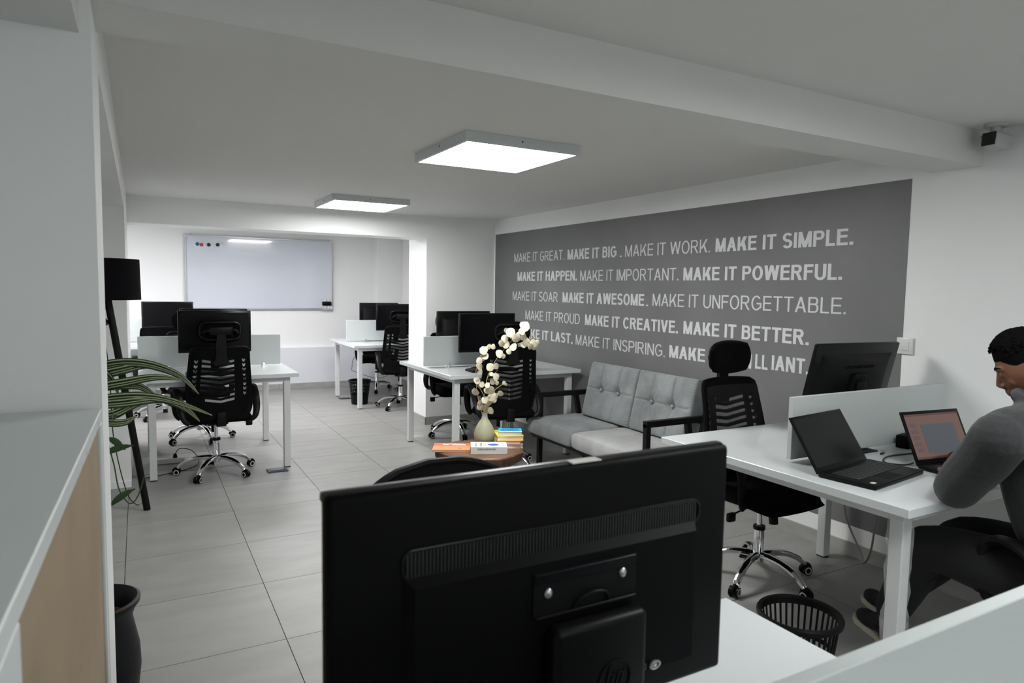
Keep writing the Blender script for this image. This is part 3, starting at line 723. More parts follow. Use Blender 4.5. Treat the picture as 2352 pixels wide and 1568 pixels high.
# power adapter and small things on the right desk
t = thing('power_adapter', 'small black box leaning at the divider behind the lit laptop', 'adapter', (3.09, 1.80, DT), .15)
g = G(); g.rbox(-.055, .055, -.03, .03, .001, .06, .006, 2); put('body', g, M['plasticm'], t)
g = G(); g.rbox(-.045, .045, -.032, -.028, .012, .048, .001, 1); put('face_plate', g, M['plastic'], t)
g = G(); g.tube(smoothpath([(3.02, 1.70, DT+.004), (2.82, 1.72, DT+.004), (2.70, 1.66, DT+.004), (2.74, 1.60, DT+.004), (2.80, 1.60, DT+.006)], 6), .0035, n=6)
tag(put('laptop_cable', g, M['cable']), 'thin black cable curling on the desk left of the lit laptop', 'cable')
g = G(); g.tube([(.0, 0, .001), (.03, .006, .001)], .0045, n=8); tag(put('pen_cap', g, M['cable'], loc=(2.83, 1.76, DT+.004)), 'tiny black piece lying on the right desk before the divider', 'pen cap')
g = G(); g.rbox(-.09, .09, -.03, .03, 0, .006, .002, 1); tag(put('paper_folder', g, M['plastic'], loc=(2.79, 1.835, DT)), 'thin dark slip lying at the foot of the right divider', 'folder')

# ------------------------------------------------------------ waste bins
def bin_(label, loc, r1, r0, h, rows, n, a0=0):
    t = thing('waste_bin', label, 'bin', loc, 0, 'black plastic waste bins')
    g = G(); nn = n*2; us = list(range(nn+1)); zs = [0, h*.05]; 
    for (za, zb) in rows: zs += [h*za, h*zb]
    zs += [h*.97, h]; zs = sorted(set(zs)); vi = {round(z, 5): i for i, z in enumerate(zs)}
    rad = lambda z: r0+(r1-r0)*z/h
    holes = set((i, vi[round(h*za, 5)]) for (za, zb) in rows for i in range(0, nn, 2))
    V_ = []; F_ = []; 
    for side in (0, .003):
        for z in zs:
            for i in range(nn):
                a = 2*PI*(i+(.32 if i % 2 == 1 else 0))/nn; V_.append(((rad(z)-side)*math.cos(a), (rad(z)-side)*math.sin(a), z))
    NZ = len(zs); N = NZ*nn; sol = lambda i, j: 0 <= j < NZ-1 and (i % nn, j) not in holes
    for j in range(NZ-1):
        for i in range(nn):
            if not sol(i, j): continue
            a = j*nn+i; b_ = j*nn+(i+1) % nn; c = b_+nn; d = a+nn
            F_ += [(a, b_, c, d), (d+N, c+N, b_+N, a+N)]
            if not sol(i, j-1): F_.append((b_, a, a+N, b_+N))
            if not sol(i, j+1): F_.append((d, c, c+N, d+N))
            if not sol(i-1, j): F_.append((a, d, d+N, a+N))
            if not sol(i+1, j): F_.append((c, b_, b_+N, c+N))
    g.add(V_, F_); g.lathe([(.001, 0), (r0, 0), (r0, .004), (.001, .004)], n=nn); put('basket', g, M['plastic'], t)
    g = G(); g.lathe([(r1-.006, h), (r1-.004, h+.010), (r1+.008, h+.012), (r1+.013, h+.004), (r1+.011, h-.010), (r1+.004, h-.012), (r1-.002, h-.004), (r1-.006, h)], n=48); put('rim', g, M['plastic'], t)
    return t
bin_('black slotted waste bin on the floor between the right desk and the nearest desk', (2.13, 1.60, 0), .140, .105, .275, [(.12, .50), (.56, .93)], 36)
bin_('black waste bin under the farthest desk', (2.40, 8.27, 0), .130, .10, .29, [(.42, .52), (.56, .66), (.70, .80), (.84, .92)], 30)

# ------------------------------------------------------------ sofa
def cushion(w, d, th, tuft=(), lines=(), pu=8, nu=36, nv=28):
    """puffed cushion in local x (w), y (d), thickness z, face +z tufted"""
    g = G(); vs = []; fs = []
    for side in (1, -1):
        for j in range(nv+1):
            for i in range(nu+1):
                u = -1+2*i/nu; v = -1+2*j/nv; uu = math.copysign(1-(1-abs(u))**1.6, u); vv = math.copysign(1-(1-abs(v))**1.6, v)
                e = (max(0, 1-abs(uu)**pu)*max(0, 1-abs(vv)**pu))**.33
                z = side*th/2*(.42+.58*e) if 0 < i < nu and 0 < j < nv else 0*side
                if side > 0 and e > 0:
                    for tx, ty in tuft: q = ((uu*w/2-tx)**2+(vv*d/2-ty)**2); z -= .032*math.exp(-q/.0011)+.012*math.exp(-q/.006)
                    for ax, ay, bx, by in lines:
                        px, py = uu*w/2, vv*d/2; L2 = (bx-ax)**2+(by-ay)**2; tt = max(0, min(1, ((px-ax)*(bx-ax)+(py-ay)*(by-ay))/L2)); q = (px-ax-tt*(bx-ax))**2+(py-ay-tt*(by-ay))**2; z -= .013*math.exp(-q/.00005)
                if side > 0 and tuft and e > 0:
                    for tx, ty in tuft:
                        dx, dy = uu*w/2-tx, vv*d/2-ty; q = math.hypot(dx, dy); z += .0022*math.sin(9*math.atan2(dy, dx)+tx*40)*math.exp(-((q-.045)/.03)**2)
                    z += .0025*math.sin(150*vv*d+6*uu)*math.exp(-((abs(uu)-.93)/.09)**2)
                vs.append((uu*w/2*(.985+.015*e), vv*d/2*(.985+.015*e), z))
    N = (nu+1)*(nv+1)
    for j in range(nv):
        for i in range(nu):
            a = j*(nu+1)+i; fs.append((a, a+1, a+nu+2, a+nu+1)); fs.append((a+N, a+nu+1+N, a+nu+2+N, a+1+N))
    g.add(vs, fs); return g
sofa = thing('sofa', 'two-seat sofa with grey velvet cushions and black steel frame against the slogan wall', 'sofa', (2.86, 4.72, 0))
SL = 1.34
def sq(a, b_, r=.018, ref=None):
    g = G(); a = Vector(a); b_ = Vector(b_); d = (b_-a).normalized(); u = Vector((0, 1, 0)) if abs(d.y) < .9 else Vector((0, 0, 1)); w = d.cross(u).normalized(); u = w.cross(d)
    vs = [p+u*r*i+w*r*j for p in (a, b_) for i, j in ((-1, -1), (1, -1), (1, 1), (-1, 1))]; g.add(vs, [(0, 1, 2, 3), (7, 6, 5, 4), (0, 4, 5, 1), (1, 5, 6, 2), (2, 6, 7, 3), (3, 7, 4, 0)]); return g
for yy, nm in ((0, 'left'), (-SL, 'right')):
    put('front_leg', sq((0.03, yy, 0), (0.03, yy, .60)), M['blacksteel'], sofa, False)
    put('rear_leg', sq((.50, yy, 0), (.38, yy, .595)), M['blacksteel'], sofa, False)
    put('arm_rail', sq((.012, yy, .60), (.56, yy, .60), .02), M['blacksteel'], sofa, False)
put('seat_rail', sq((-.02, .04, .275), (-.02, -SL-.02, .275), .013), M['blacksteel'], sofa, False)
put('seat_rail', sq((.50, 0, .275), (.50, -SL, .275), .013), M['blacksteel'], sofa, False)
for yy in (.02, -SL/2, -SL): put('cross_rail', sq((-.02, yy, .262), (.52, yy, .262), .012), M['blacksteel'], sofa, False)
put('back_rail', sq((.50, 0, .58), (.50, -SL, .58), .013), M['blacksteel'], sofa, False)
put('centre_leg', sq((.05, -SL/2, 0), (.05, -SL/2, .27), .014), M['blacksteel'], sofa, False)
for k, (ya, yb_, mm) in enumerate(((.05, -.60, 'velvet'), (-.605, -SL+.02, 'velvet'))):
    g = cushion(.62, ya-yb_, .135, pu=14); 
    o = put('seat_cushion', g, M['velvetl' if k else 'velvet'], sofa, True, 80); o.location = (.235, (ya+yb_)/2, .352)
for k, (ya, yb_) in enumerate(((-.10, -.715), (-.72, -1.335))):
    w = ya-yb_; tf = [(-.11, .01), (.11, .01)]; ln = [(-.11, -.2, -.11, .2), (.11, -.2, .11, .2), (-.28, .01, .28, .01)]
    g = cushion(w, .46, .15, tf, ln, pu=10, nu=110, nv=84)
    o = put('back_cushion', g, M['velvet'], sofa, True, 80)
    # local x -> -y world, local y -> up, local z -> -x (front)
    A = Matrix(((0, 0, -1), (-1, 0, 0), (0, 1, 0))).to_4x4(); tl = Matrix.Rotation(math.radians(13), 4, 'Y')
    o.matrix_local = Matrix.Translation((.475, (ya+yb_)/2, .64))@tl@A
    for tx, ty in tf:
        g = G(); g.ball((tx, ty, .056), .011, .011, .006, n=12, m=6); put('button', g, M['velvetl'], o)

# ------------------------------------------------------------ wood slice table
TZ = .452
tb = thing('side_table', 'round wood slice table with bark edge holding books and a vase', 'table', (1.885, 3.80, 0))
wob = lambda a: 1+.035*math.sin(3*a+.5)+.02*math.sin(7*a)+.012*math.sin(15*a+1)
g = G(); g.lathe([(.001, TZ-.001), (.10, TZ-.001), (.2, TZ-.001), (.262, TZ-.001), (.268, TZ-.006)], n=64, wob=wob); g.lathe([(.22, TZ-.075), (.001, TZ-.075)], n=64, wob=wob); put('tabletop', g, M['wood'], tb, True, 30)
g = G(); g.lathe([(.266, TZ-.003), (.279, TZ-.006), (.280, TZ-.03), (.268, TZ-.060), (.235, TZ-.078), (.20, TZ-.077)], n=90, wob=lambda a: wob(a)*(1+.008*math.sin(41*a)+.006*math.sin(63*a))); put('bark_edge', g, M['bark'], tb, True, 50)
for k in range(3):
    a = 2*PI*k/3+.4; g = G(); g.cyl((.13*math.cos(a), .13*math.sin(a), TZ-.076), (.19*math.cos(a), .19*math.sin(a), 0), .016, .011, n=10); put('leg', g, M['blackwood'], tb)
# vase and dried branches
VX, VY = 1.945, 3.865
vs_ = thing('vase', 'sage green pear-shaped vase on the wood slice table', 'vase', (VX, VY, TZ))
prof = [(.001, 0), (.040, 0), (.052, .008), (.062, .030), (.067, .060), (.066, .085), (.058, .115), (.044, .142), (.030, .162), (.021, .178), (.018, .195), (.0195, .212), (.021, .216), (.018, .216), (.015, .200), (.014, .170), (.001, .165)]
g = G(); g.lathe(prof, n=40); put('body', g, M['vase'], vs_)
br = thing('dried_branch', 'arching dried branches with round cream leaves standing in the green vase', 'dried flowers', (VX, VY, TZ+.19))
RX = Vector((.875, -.484, 0)); FY = Vector((.484, .875, 0)); k_ = .00278/3.92
def bp(X, Y, dep=0): return RX*((X-628)*k_)+FY*dep+Vector((0, 0, (985-Y)*k_))
stems = [([(628, 1020, 0), (628, 960, 0), (622, 800, -.01), (650, 620, 0), (715, 480, .01), (800, 365, .02), (880, 270, .01), (960, 190, 0)], .0022),
         ([(625, 1020, 0), (600, 950, .01), (560, 800, .02), (540, 600, .03), (570, 470, .02), (620, 370, .02), (668, 320, .01)], .0017),
         ([(628, 1020, 0), (630, 900, -.02), (700, 760, -.03), (760, 700, -.03), (812, 675, -.02)], .0015),
         ([(800, 365, .02), (870, 330, 0), (960, 300, -.01), (1030, 265, -.02), (1085, 300, -.02)], .0014),
         ([(622, 800, -.01), (585, 740, .02), (545, 700, .02)], .0012), ([(650, 620, 0), (700, 600, .02), (740, 560, .01)], .0012), ([(715, 480, .01), (740, 440, 0), (790, 430, -.01)], .0012)]
for P, r in stems:
    g = G(); g.tube(smoothpath([bp(*p) for p in P], 5), r, n=6); put('stem', g, M['twig'], br)
leafs = [(980,155,45),(850,210,40),(905,260,38),(955,200,30),(965,250,33),(815,200,24),(800,270,32),(775,310,30),(810,320,34),(880,340,34),(840,382,24),(1000,300,33),(970,325,28),(1060,310,34),(1075,345,30),(1035,335,28),(1098,300,20),(755,405,35),(790,430,20),(697,340,24),(660,350,21),(610,380,36),(632,365,22),(575,470,28),(620,430,33),(598,452,28),(570,535,30),(578,577,28),(672,532,34),(725,525,27),(725,620,33),(685,590,18),(700,660,28),(735,685,18),(550,665,31),(595,700,26),(650,690,24),(680,740,38),(640,745,24),(540,765,34),(770,768,27),(800,680,17),(820,690,12),(630,830,32),(690,800,42),(662,872,34),(705,835,32),(585,872,28),(575,912,24),(645,930,38),(682,932,30),(612,912,26),(730,800,20),(925,235,26),(870,250,26),(560,640,20)]
gl = None; rnd = random.Random(3)
for X, Y, r in leafs:
    rr = r*k_*1.05; g = G(); n = 14; vs = [(0, 0, rr*.12)]
    for q in range(n):
        a = 2*PI*q/n; e = 1+.07*rnd.uniform(-1, 1); vs.append((rr*e*math.cos(a), rr*e*math.sin(a)*1.08, rr*.18*math.sin(2*a+rnd.random())))
    N = len(vs); vs += [(x, y, z-.0008) for x, y, z in vs]
    fs = [(0, 1+q, 1+(q+1) % n) for q in range(n)]+[(N, N+1+(q+1) % n, N+1+q) for q in range(n)]+[(1+q, N+1+q, N+1+(q+1) % n, 1+(q+1) % n) for q in range(n)]
    g.add(vs, fs); o = put('leaf', g, M['petal'], br, True, 60)
    nrm = (-FY*1+RX*rnd.uniform(-.7, .7)+Vector((0, 0, rnd.uniform(-.5, .7)))).normalized()
    o.matrix_local = Matrix.Translation(bp(X, Y, rnd.uniform(-.045, .045)))@nrm.to_track_quat('Z', 'Y').to_matrix().to_4x4()

# books
def book(label, c, ax, w, d, h, z, cover, extra=None, spine_left=True, group='books on the wood slice table'):
    """c=center xy, ax = angle of the long side (w), cover mats"""
    t = thing('book', label, 'book', (c[0], c[1], z), ax, group)
    g = G(); g.box(-w/2+.002, w/2-.003, -d/2+.003, d/2-.003, .0015, h-.0015); put('pages', g, M['paper'], t, False)
    g = G(); g.box(-w/2, w/2, -d/2, d/2, 0, .0015); g.box(-w/2, w/2, -d/2, d/2, h-.0015, h)
    s = 1 if spine_left else -1; g.box(-w/2, w/2, min(s*d/2, s*(d/2-.0025)), max(s*d/2, s*(d/2-.0025)), 0, h); put('cover', g, M[cover], t, False)
    if extra: extra(t, w, d, h)
    return t
def word_bars(t, h, rows, m, nm='title'):
    g = G()
    for (x0, x1, y0, y1) in rows:
        x = x0; rr = random.Random(int(x0*1e4+y0*1e5))
        while x < x1-.002:
            e = min(x+rr.uniform(.003, .008), x1); g.box(x, e, y0, y1, h, h+.0004); x = e+.0012
    put(nm, g, M[m], t, False)
def ex_white(t, w, d, h):
    g = G(); g.lathe([(.001, .0008), (.024, .0007), (.027, 0)], n=26, wob=lambda a: 1+.10*math.sin(6*a)+.05*math.sin(11*a), mtx=Matrix.Translation((.028, .0, h))@Matrix.Diagonal((1.3, 1.05, 1, 1))); put('brain_picture', g, M['blue print'], t)
    # vertical title columns, reading across the short side
    for (x0, wd_, ch_) in ((-.085, .010, 5), (-.055, .013, 6), (-.032, .003, 9), (-.022, .003, 7), (.088, .003, 8)):
        g = G()
        for q in range(ch_):
            L = .105/ch_; y = -.052+q*L; g.box(x0, x0+wd_, y, y+L*.68, h, h+.0004)
        put('title', g, M['grey print'], t, False)
    g = G(); x = -.07
    for q in range(16): g.box(x, x+.005, -d/2-.0004, -d/2, h*.60, h*.84); x += .0072
    put('spine_title', g, M['grey print'], t, False)
def ex_orange(t, w, d, h):
    g = G(); g.box(-w/2, w/2, d/2-.065, d/2, h, h+.0004); put('cover_band', g, M['coral cover'], t, False)
    word_bars(t, h+.0004, [(-.02, .075, d/2-.030, d/2-.014), (.0, .09, d/2-.055, d/2-.040), (-.06, -.02, d/2-.05, d/2-.02)], 'white cover')
    g = G(); g.box(.05, .053, -.055, -.03, h, h+.0006); g.box(.035, .068, -.044, -.041, h, h+.0006); g.box(.042, .062, -.05, -.047, h, h+.0006); put('logo', g, M['blue magnet'], t, False)
ang = math.radians(-29)
# white paperback in front
book('thick white paperback with blue picture, front of the wood slice table', (1.893, 3.700), math.radians(-25), .225, .150, .044, TZ, 'white cover', ex_white, spine_left=False)
book('thin large orange book left of the white paperback', (1.715, 3.865), math.radians(-27), .235, .185, .014, TZ, 'orange cover', ex_orange)
bx, by = 2.085, 3.775
book('pale paperback at the bottom of the book stack behind the vase', (bx-.005, by), math.radians(-22), .165, .125, .026, TZ, 'white cover', spine_left=True)
book('pink-edged paperback second from the bottom of the book stack', (bx-.010, by+.003), math.radians(-30), .165, .125, .022, TZ+.026, 'red cover')
book('yellow-covered paperback third in the book stack by the vase', (bx-.004, by+.004), math.radians(-20), .170, .125, .030, TZ+.048, 'yellow cover')
def ex_blue(t, w, d, h):
    word_bars(t, h, [(-.055, .055, .004, .030), (-.06, .065, -.026, -.008)], 'navy print'); g = G(); g.box(-w/2, w/2, -d/2, -d/2+.022, h, h+.0003); put('cover_band', g, M['white cover'], t, False)
book('blue-covered paperback on top of the book stack', (bx+.006, by+.012), math.radians(-27), .150, .115, .024, TZ+.078, 'sky cover', ex_blue)
book('yellow book lying open-edged behind the vase, beside the stack', (2.065, 3.955), math.radians(20), .12, .085, .060, TZ, 'yellow cover')

# ------------------------------------------------------------ whiteboard
wb = thing('whiteboard', 'large wall-mounted whiteboard with magnets and aluminium frame', 'whiteboard', (.535, 9.866, 1.128))
BW, BH = 1.93, .985
g = G(); g.box(.01, BW-.01, -.006, .004, .01, BH-.01); put('writing_surface', g, M['board'], wb, False)
for a in ((0, BW, 0, .022), (0, BW, BH-.022, BH)):
    g = G(); g.rbox(a[0], a[1], -.014, .006, a[2], a[3], .003, 1); put('frame_rail', g, M['alu'], wb, False)
for a in ((0, .022), (BW-.022, BW)):
    g = G(); g.rbox(a[0], a[1], -.014, .006, .022, BH-.022, .003, 1); put('frame_rail', g, M['alu'], wb, False)
for x in (.0, BW-.035):
    for z in (0, BH-.035): g = G(); g.rbox(x-.002, x+.037, -.018, .006, z-.002, z+.037, .006, 2); put('corner_cap', g, M['lampframe'], wb)
for x in (.07, BW-.06, BW*.76):
    g = G(); g.rbox(x, x+.012, -.006, .006, BH, BH+.018, .002, 1); put('hanger', g, M['steel'], wb)
g = G(); g.rbox(BW-.16, BW-.02, -.045, -.014, .0, .012, .003, 1); put('pen_tray', g, M['lampframe'], wb)
for nm, x, z, mm in (('blue', .155, .864, 'blue magnet'), ('red', .205, .856, 'red magnet'), ('black', .293, .859, 'black magnet'), ('black', .402, .864, 'black magnet'), ('white', .25, .860, 'white magnet'), ('white', .455, .862, 'white magnet')):
    g = G(); g.lathe([(.001, .013), (.017, .012), (.023, .007), (.024, 0), (.001, 0)], n=20, mtx=Matrix.Rotation(PI/2, 4, 'X'))
    lb = {'blue': 'blue round magnet, leftmost on the whiteboard', 'red': 'red round magnet next to the blue one on the whiteboard'}.get(nm)
    if nm == 'black': lb = 'black round magnet in the middle of the magnet row' if x < .35 else 'black round magnet at the right of the magnet row'
    if nm == 'white': lb = 'white round magnet between the red and black magnets' if x < .35 else 'white round magnet right of the last black magnet'
    tag(put('magnet', g, M[mm], loc=(.535+x, 9.860, 1.128+z)), lb, 'magnet', 'round magnets on the whiteboard')
g = G(); g.rbox(-.065, .065, -.03, 0, 0, .055, .008, 2); er = put('board_eraser', g, M['plastic'], loc=(2.375, 9.860, 1.186)); tag(er, 'black eraser stuck at the lower right corner of the whiteboard', 'eraser')
g = G(); g.box(-.06, .06, -.034, -.030, .004, .020); put('felt', g, M['fabric'], er, False)
for dx, dz in ((-.02, .075), (.03, .075), (-.02, -.022), (.03, -.022)):
    g = G(); g.lathe([(.001, .012), (.015, .011), (.020, .006), (.021, 0), (.001, 0)], n=20, mtx=Matrix.Rotation(PI/2, 4, 'X'))
    tag(put('magnet', g, M['white magnet'], loc=(2.375+dx, 9.860, 1.186+dz)), 'white round magnet close %s the black eraser on the %s side' % ('above' if dz > 0 else 'below', 'left' if dx < 0 else 'right'), 'magnet', 'round magnets on the whiteboard')
ms = G(); ms.ball((0, 0, .014), .032, .052, .020, n=18, m=10); mo = tag(put('computer_mouse', ms, M['plastic'], loc=(.02, 8.56, DT+.006)), 'small black computer mouse on the far left desk beside the wall end', 'mouse')
g = G(); g.cyl((0, .03, .027), (0, .03, .036), .005, n=10); put('scroll_wheel', g, M['casterwhite'], mo)

# ------------------------------------------------------------ wall switch and security camera
sw = thing('wall_switch', 'white square light switch at the right edge of the grey wall field', 'switch', (XR-.002, 2.067, 1.207))
g = G(); g.rbox(-.010, .0, -.043, .043, -.043, .043, .004, 2); put('plate', g, M['switch'], sw)
g = G(); g.rbox(-.013, -.009, -.024, .024, -.024, .024, .0015, 2); rk = put('rocker', g, M['switch'], sw)
g = G(); g.cyl((-.013, .008, -.012), (-.0142, .008, -.012), .004, n=12); put('indicator', g, M['white magnet'], rk)
sc = thing('security_camera', 'white security camera with dark square front by the beam at upper right', 'camera', (3.365, 1.655, 2.237))
g = G(); g.cyl((0, 0, 0), (0, 0, -.016), .046, n=28); put('mount', g, M['camwhite'], sc)
g = G(); g.cyl((0, 0, -.016), (0, 0, -.045), .020, n=16); put('arm', g, M['camwhite'], sc)
CR = Matrix.Translation((.0, 0, -.073))@Matrix.Rotation(math.radians(-100), 4, 'Z')@Matrix.Rotation(math.radians(-6), 4, 'X')
g = G(); g.rbox(-.036, .036, -.040, .072, -.034, .034, .015, 3, mtx=CR); put('body', g, M['camwhite'], sc)
g = G(); g.rbox(-.031, .031, -.044, -.036, -.029, .029, .0035, 2, mtx=CR); put('front_window', g, M['lens'], sc)
g = G(); g.tube(smoothpath([(.03, .03, -.06), (.05, .06, -.09), (.06, .09, -.03)], 4), .003, n=6); put('cable', g, M['camwhite'], sc)

# ------------------------------------------------------------ floor lamp
lp = thing('floor_lamp', 'black tripod floor lamp with black drum shade by the left wall recess', 'floor lamp', (0, 0, 0))
ax, ay = -.215, 4.70
g = G(); g.lathe([(.205, 1.362), (.208, 1.362), (.203, 1.612), (.200, 1.612), (.205, 1.362)], c=(ax+.02, ay+.16, 0), n=48); put('shade', g, M['shade'], lp)
g = G(); g.cyl((ax+.02, ay+.16, 1.30), (ax+.02, ay+.16, 1.42), .02, n=14); g.ball((ax+.02, ay+.16, 1.46), .035, n=14, m=8); put('bulb_holder', g, M['plastic'], lp)
for p0, p1 in (((ax+.045, ay+.15, 1.375), (.015, 4.885, 0)), ((ax, ay+.18, 1.375), (-.50, 5.15, 0)), ((ax, ay+.14, 1.375), (-.48, 4.45, 0))):
    g = G(); g.cyl(p0, p1, .021, .021, n=14); put('leg', g, M['blackwood'], lp)
g = G(); g.cyl((ax+.03, ay+.16, 1.20), (ax-.03, ay+.16, 1.30), .03, .022, n=14); put('hub', g, M['blackwood'], lp)
g = G(); g.tube(smoothpath([(-.20, 4.80, 1.22), (-.17, 4.82, .90), (-.16, 4.86, .5), (-.10, 4.95, .12), (-.04, 5.0, .006), (.0, 5.12, .006), (-.02, 5.35, .006), (-.03, 5.46, .006)], 8), .003, n=6)
tag(put('lamp_cable', g, M['cable']), 'thin black cable hanging from the floor lamp and trailing on the floor', 'cable')

# ------------------------------------------------------------ plants
pot = thing('plant_pot', 'tall black curved pot with terracotta rim inside at the lower left', 'pot', (-.155, 2.52, 0))
g = G(); g.lathe([(.001, 0), (.085, 0), (.095, .01), (.125, .10), (.135, .19), (.132, .26), (.118, .33), (.112, .365), (.122, .395), (.136, .413), (.137, .425), (.128, .430), (.118, .422), (.104, .38), (.103, .36)], n=48); put('body', g, M['potblack'], pot)
g = G(); g.lathe([(.121, .424), (.112, .40), (.106, .34)], n=40); put('inner_rim', g, M['terra'], pot)
g = G(); g.lathe([(.107, .35), (.06, .357), (.001, .36)], n=40); put('soil', g, M['soil'], pot)
# spider plant on a white stand behind the column
st = thing('plant_stand', 'slim white plant stand hidden behind the near column', 'stand', (-.30, 3.10, 0))
g = G(); g.cyl((0, 0, 0), (0, 0, .015), .14, n=32); put('foot', g, M['deskleg'], st)
g = G(); g.cyl((0, 0, .015), (0, 0, .82), .018, n=16); put('post', g, M['deskleg'], st)
g = G(); g.cyl((0, 0, .82), (0, 0, .835), .13, n=32); put('top', g, M['deskleg'], st)
sp = thing('spider_plant', 'spider plant with arching green leaves striped cream, at the left beside the column', 'plant', (-.30, 3.10, .836))
g = G(); g.lathe([(.001, 0), (.075, 0), (.105, .15), (.110, .155), (.10, .155), (.09, .12), (.001, .12)], n=32); put('pot', g, M['camwhite'], sp)
def blade(pts, w):
    """arching leaf: dark ribbon with raised pale stripes; pts world"""
    base = Vector((-.30, 3.10, .836)); P = smoothpath([Vector(p)-base for p in pts], 7); n = len(P)
    out = [G(), G()]
    for lane, (a, b_, mi, lift) in enumerate(((-1, 1, 0, 0), (-.42, -.20, 1, .0010), (.10, .26, 1, .0010), (.66, .82, 1, .001))):
        vs = []; fs = []
        for i, p in enumerate(P):
            t_ = i/(n-1); tang = (P[min(i+1, n-1)]-P[max(i-1, 0)]).normalized(); side = tang.cross(Vector((0, 0, 1)))
            side = side.normalized() if side.length > 1e-4 else Vector((0, 1, 0)); nn = side.cross(tang)
            side = (side*.55+nn*.85).normalized(); nn2 = side.cross(tang).normalized()
            ww = w*(math.sin(PI*min(1, .18+t_*.82))**.7)*(1 if t_ < .98 else .3)
            for s in (a, b_): vs.append(p+side*ww*s+nn2*(.25*ww*s*s)+nn2*lift)
        for sgn in (1,):
            N = len(vs); vs2 = [v-nn2*.0006 if lane == 0 else v-nn2*.0022 for v in vs]
            for i in range(n-1):
                q = 2*i; fs += [(q, q+1, q+3, q+2), (q+N, q+2+N, q+3+N, q+1+N), (q, q+2, q+2+N, q+N), (q+1, q+1+N, q+3+N, q+3)]
            out[mi].add(vs+vs2, fs)
    o = put('leaf', out[0], M['leafdark'], sp, True, 60); put('stripe', out[1], M['leafstripe'], o, True, 60)
o_ = (-.28, 3.06, .98)
for tip in ([(-.16, 3.02, 1.125), (-.02, 2.98, 1.155), (.12, 2.95, 1.11), (.20, 2.93, 1.03)],
            [(-.17, 3.02, 1.09), (-.05, 3.0, 1.13), (.04, 3.02, 1.14), (.13, 3.03, 1.10)],
            [(-.15, 2.98, 1.06), (-.05, 2.95, 1.085), (.05, 2.95, 1.10), (.14, 2.94, 1.09)],
            [(-.14, 2.96, 1.02), (-.02, 2.9, 1.035), (.10, 2.88, 1.015), (.24, 2.85, .955)],
            [(-.14, 2.97, 1.00), (-.06, 2.92, 1.01), (.06, 2.90, 1.02), (.14, 2.90, .985), (.20, 2.90, .925)],
            [(-.15, 3.0, .96), (-.10, 2.97, .96), (-.04, 2.95, .99), (.03, 2.93, 1.02)],
            [(-.17, 3.0, .96), (-.12, 2.98, .93), (-.06, 2.96, .93), (-.02, 2.95, .955)],
            [(-.17, 3.02, 1.13), (-.10, 3.0, 1.08), (-.08, 2.98, 1.0), (-.10, 2.96, .94)],
            [(-.15, 3.05, 1.05), (-.08, 3.05, 1.06), (.0, 3.05, 1.05), (.07, 3.05, .99)],
            [(-.42, 3.12, 1.10), (-.55, 3.15, 1.13), (-.68, 3.2, 1.05)], [(-.33, 3.25, 1.12), (-.36, 3.4, 1.13), (-.38, 3.52, 1.02)], [(-.36, 2.98, 1.1), (-.45, 2.85, 1.11), (-.52, 2.75, 1.0)]):
    blade([o_]+tip, .0235)
P = smoothpath([(-.20, 3.0, .98), (-.14, 2.99, .94), (-.12, 2.99, .86), (-.10, 3.0, .76), (-.085, 3.0, .66), (-.05, 3.0, .60), (-.02, 3.0, .63), (.0, 3.0, .70)], 6)
g = G(); g.tube([p-Vector((-.30, 3.10, .836)) for p in P], .0025, n=6); put('runner', g, M['leafdark'], sp)
for a, b_ in (((-.12, 2.99, .87), (-.06, 2.98, .82)), ((-.14, 2.99, .805), (-.03, 2.98, .835)), ((-.12, 2.99, .60), (-.03, 2.97, .665))):
    A, B = Vector(a)-Vector((-.30, 3.10, .836)), Vector(b_)-Vector((-.30, 3.10, .836)); g = G(); n = 8; pts = [A.lerp(B, i/n)+Vector((0, 0, .008*math.sin(PI*i/n))) for i in range(n+1)]
    g.tube(pts, [.001+.012*math.sin(PI*min(.97, (i+.3)/n)) for i in range(n+1)], n=8, flat=.15, ref=(0, 0, 1)); put('small_leaf', g, M['leafdark'], sp)

# ------------------------------------------------------------ near left cabinet
cb = thing('cabinet', 'white cabinet with beige side panel at the lower left, in front of the column', 'cabinet', (-.078, 1.745, 0), math.radians(-1.35))
cw, cdp, chh = .62, 1.12, 1.188
g = G(); g.rbox(-cw, 0, -cdp, 0, chh-.028, chh, .002, 1); put('top', g, M['cabwhite'], cb, False)
g = G(); g.rbox(-.03, 0, -.055, 0, 0, chh-.028, .003, 1); put('post', g, M['cabwhite'], cb, False)
g = G(); g.rbox(-.03, 0, -cdp+.005, -cdp+.11, 0, chh-.028, .003, 1); put('post', g, M['cabwhite'], cb, False)
g = G(); g.box(-.014, -.006, -cdp+.11, -.055, .02, chh-.028); put('side_panel', g, M['beige'], cb, False)['label'] = 'beige hardboard panel'
g = G(); g.box(-cw, -cw+.018, -cdp+.005, 0, 0, chh-.028); put('side_panel', g, M['cabwhite'], cb, False)
g = G(); g.box(-cw, -.014, -.012, 0, 0, chh-.028); put('back_panel', g, M['cabwhite'], cb, False)
rq = random.Random(9); g = G()
for k in range(9):
    y = -.10-.055*k-rq.random()*.02; L = .018+.02*rq.random(); z = chh-.012-rq.random()*.014
    g.add([(.0008, y, z), (.0030, y-L*.4, z-.003), (.0012, y-L, z-.002), (.0024, y-L*.8, z+.008), (.0010, y-L*.2, z+.009)], [(0, 1, 4), (1, 3, 4), (1, 2, 3)])
put('peeling_film', g, M['film'], cb, False)
for z in (.04, .42, .80): g = G(); g.box(-cw+.018, -.014, -cdp+.01, -.012, z, z+.018); put('shelf', g, M['cabwhite'], cb, False)

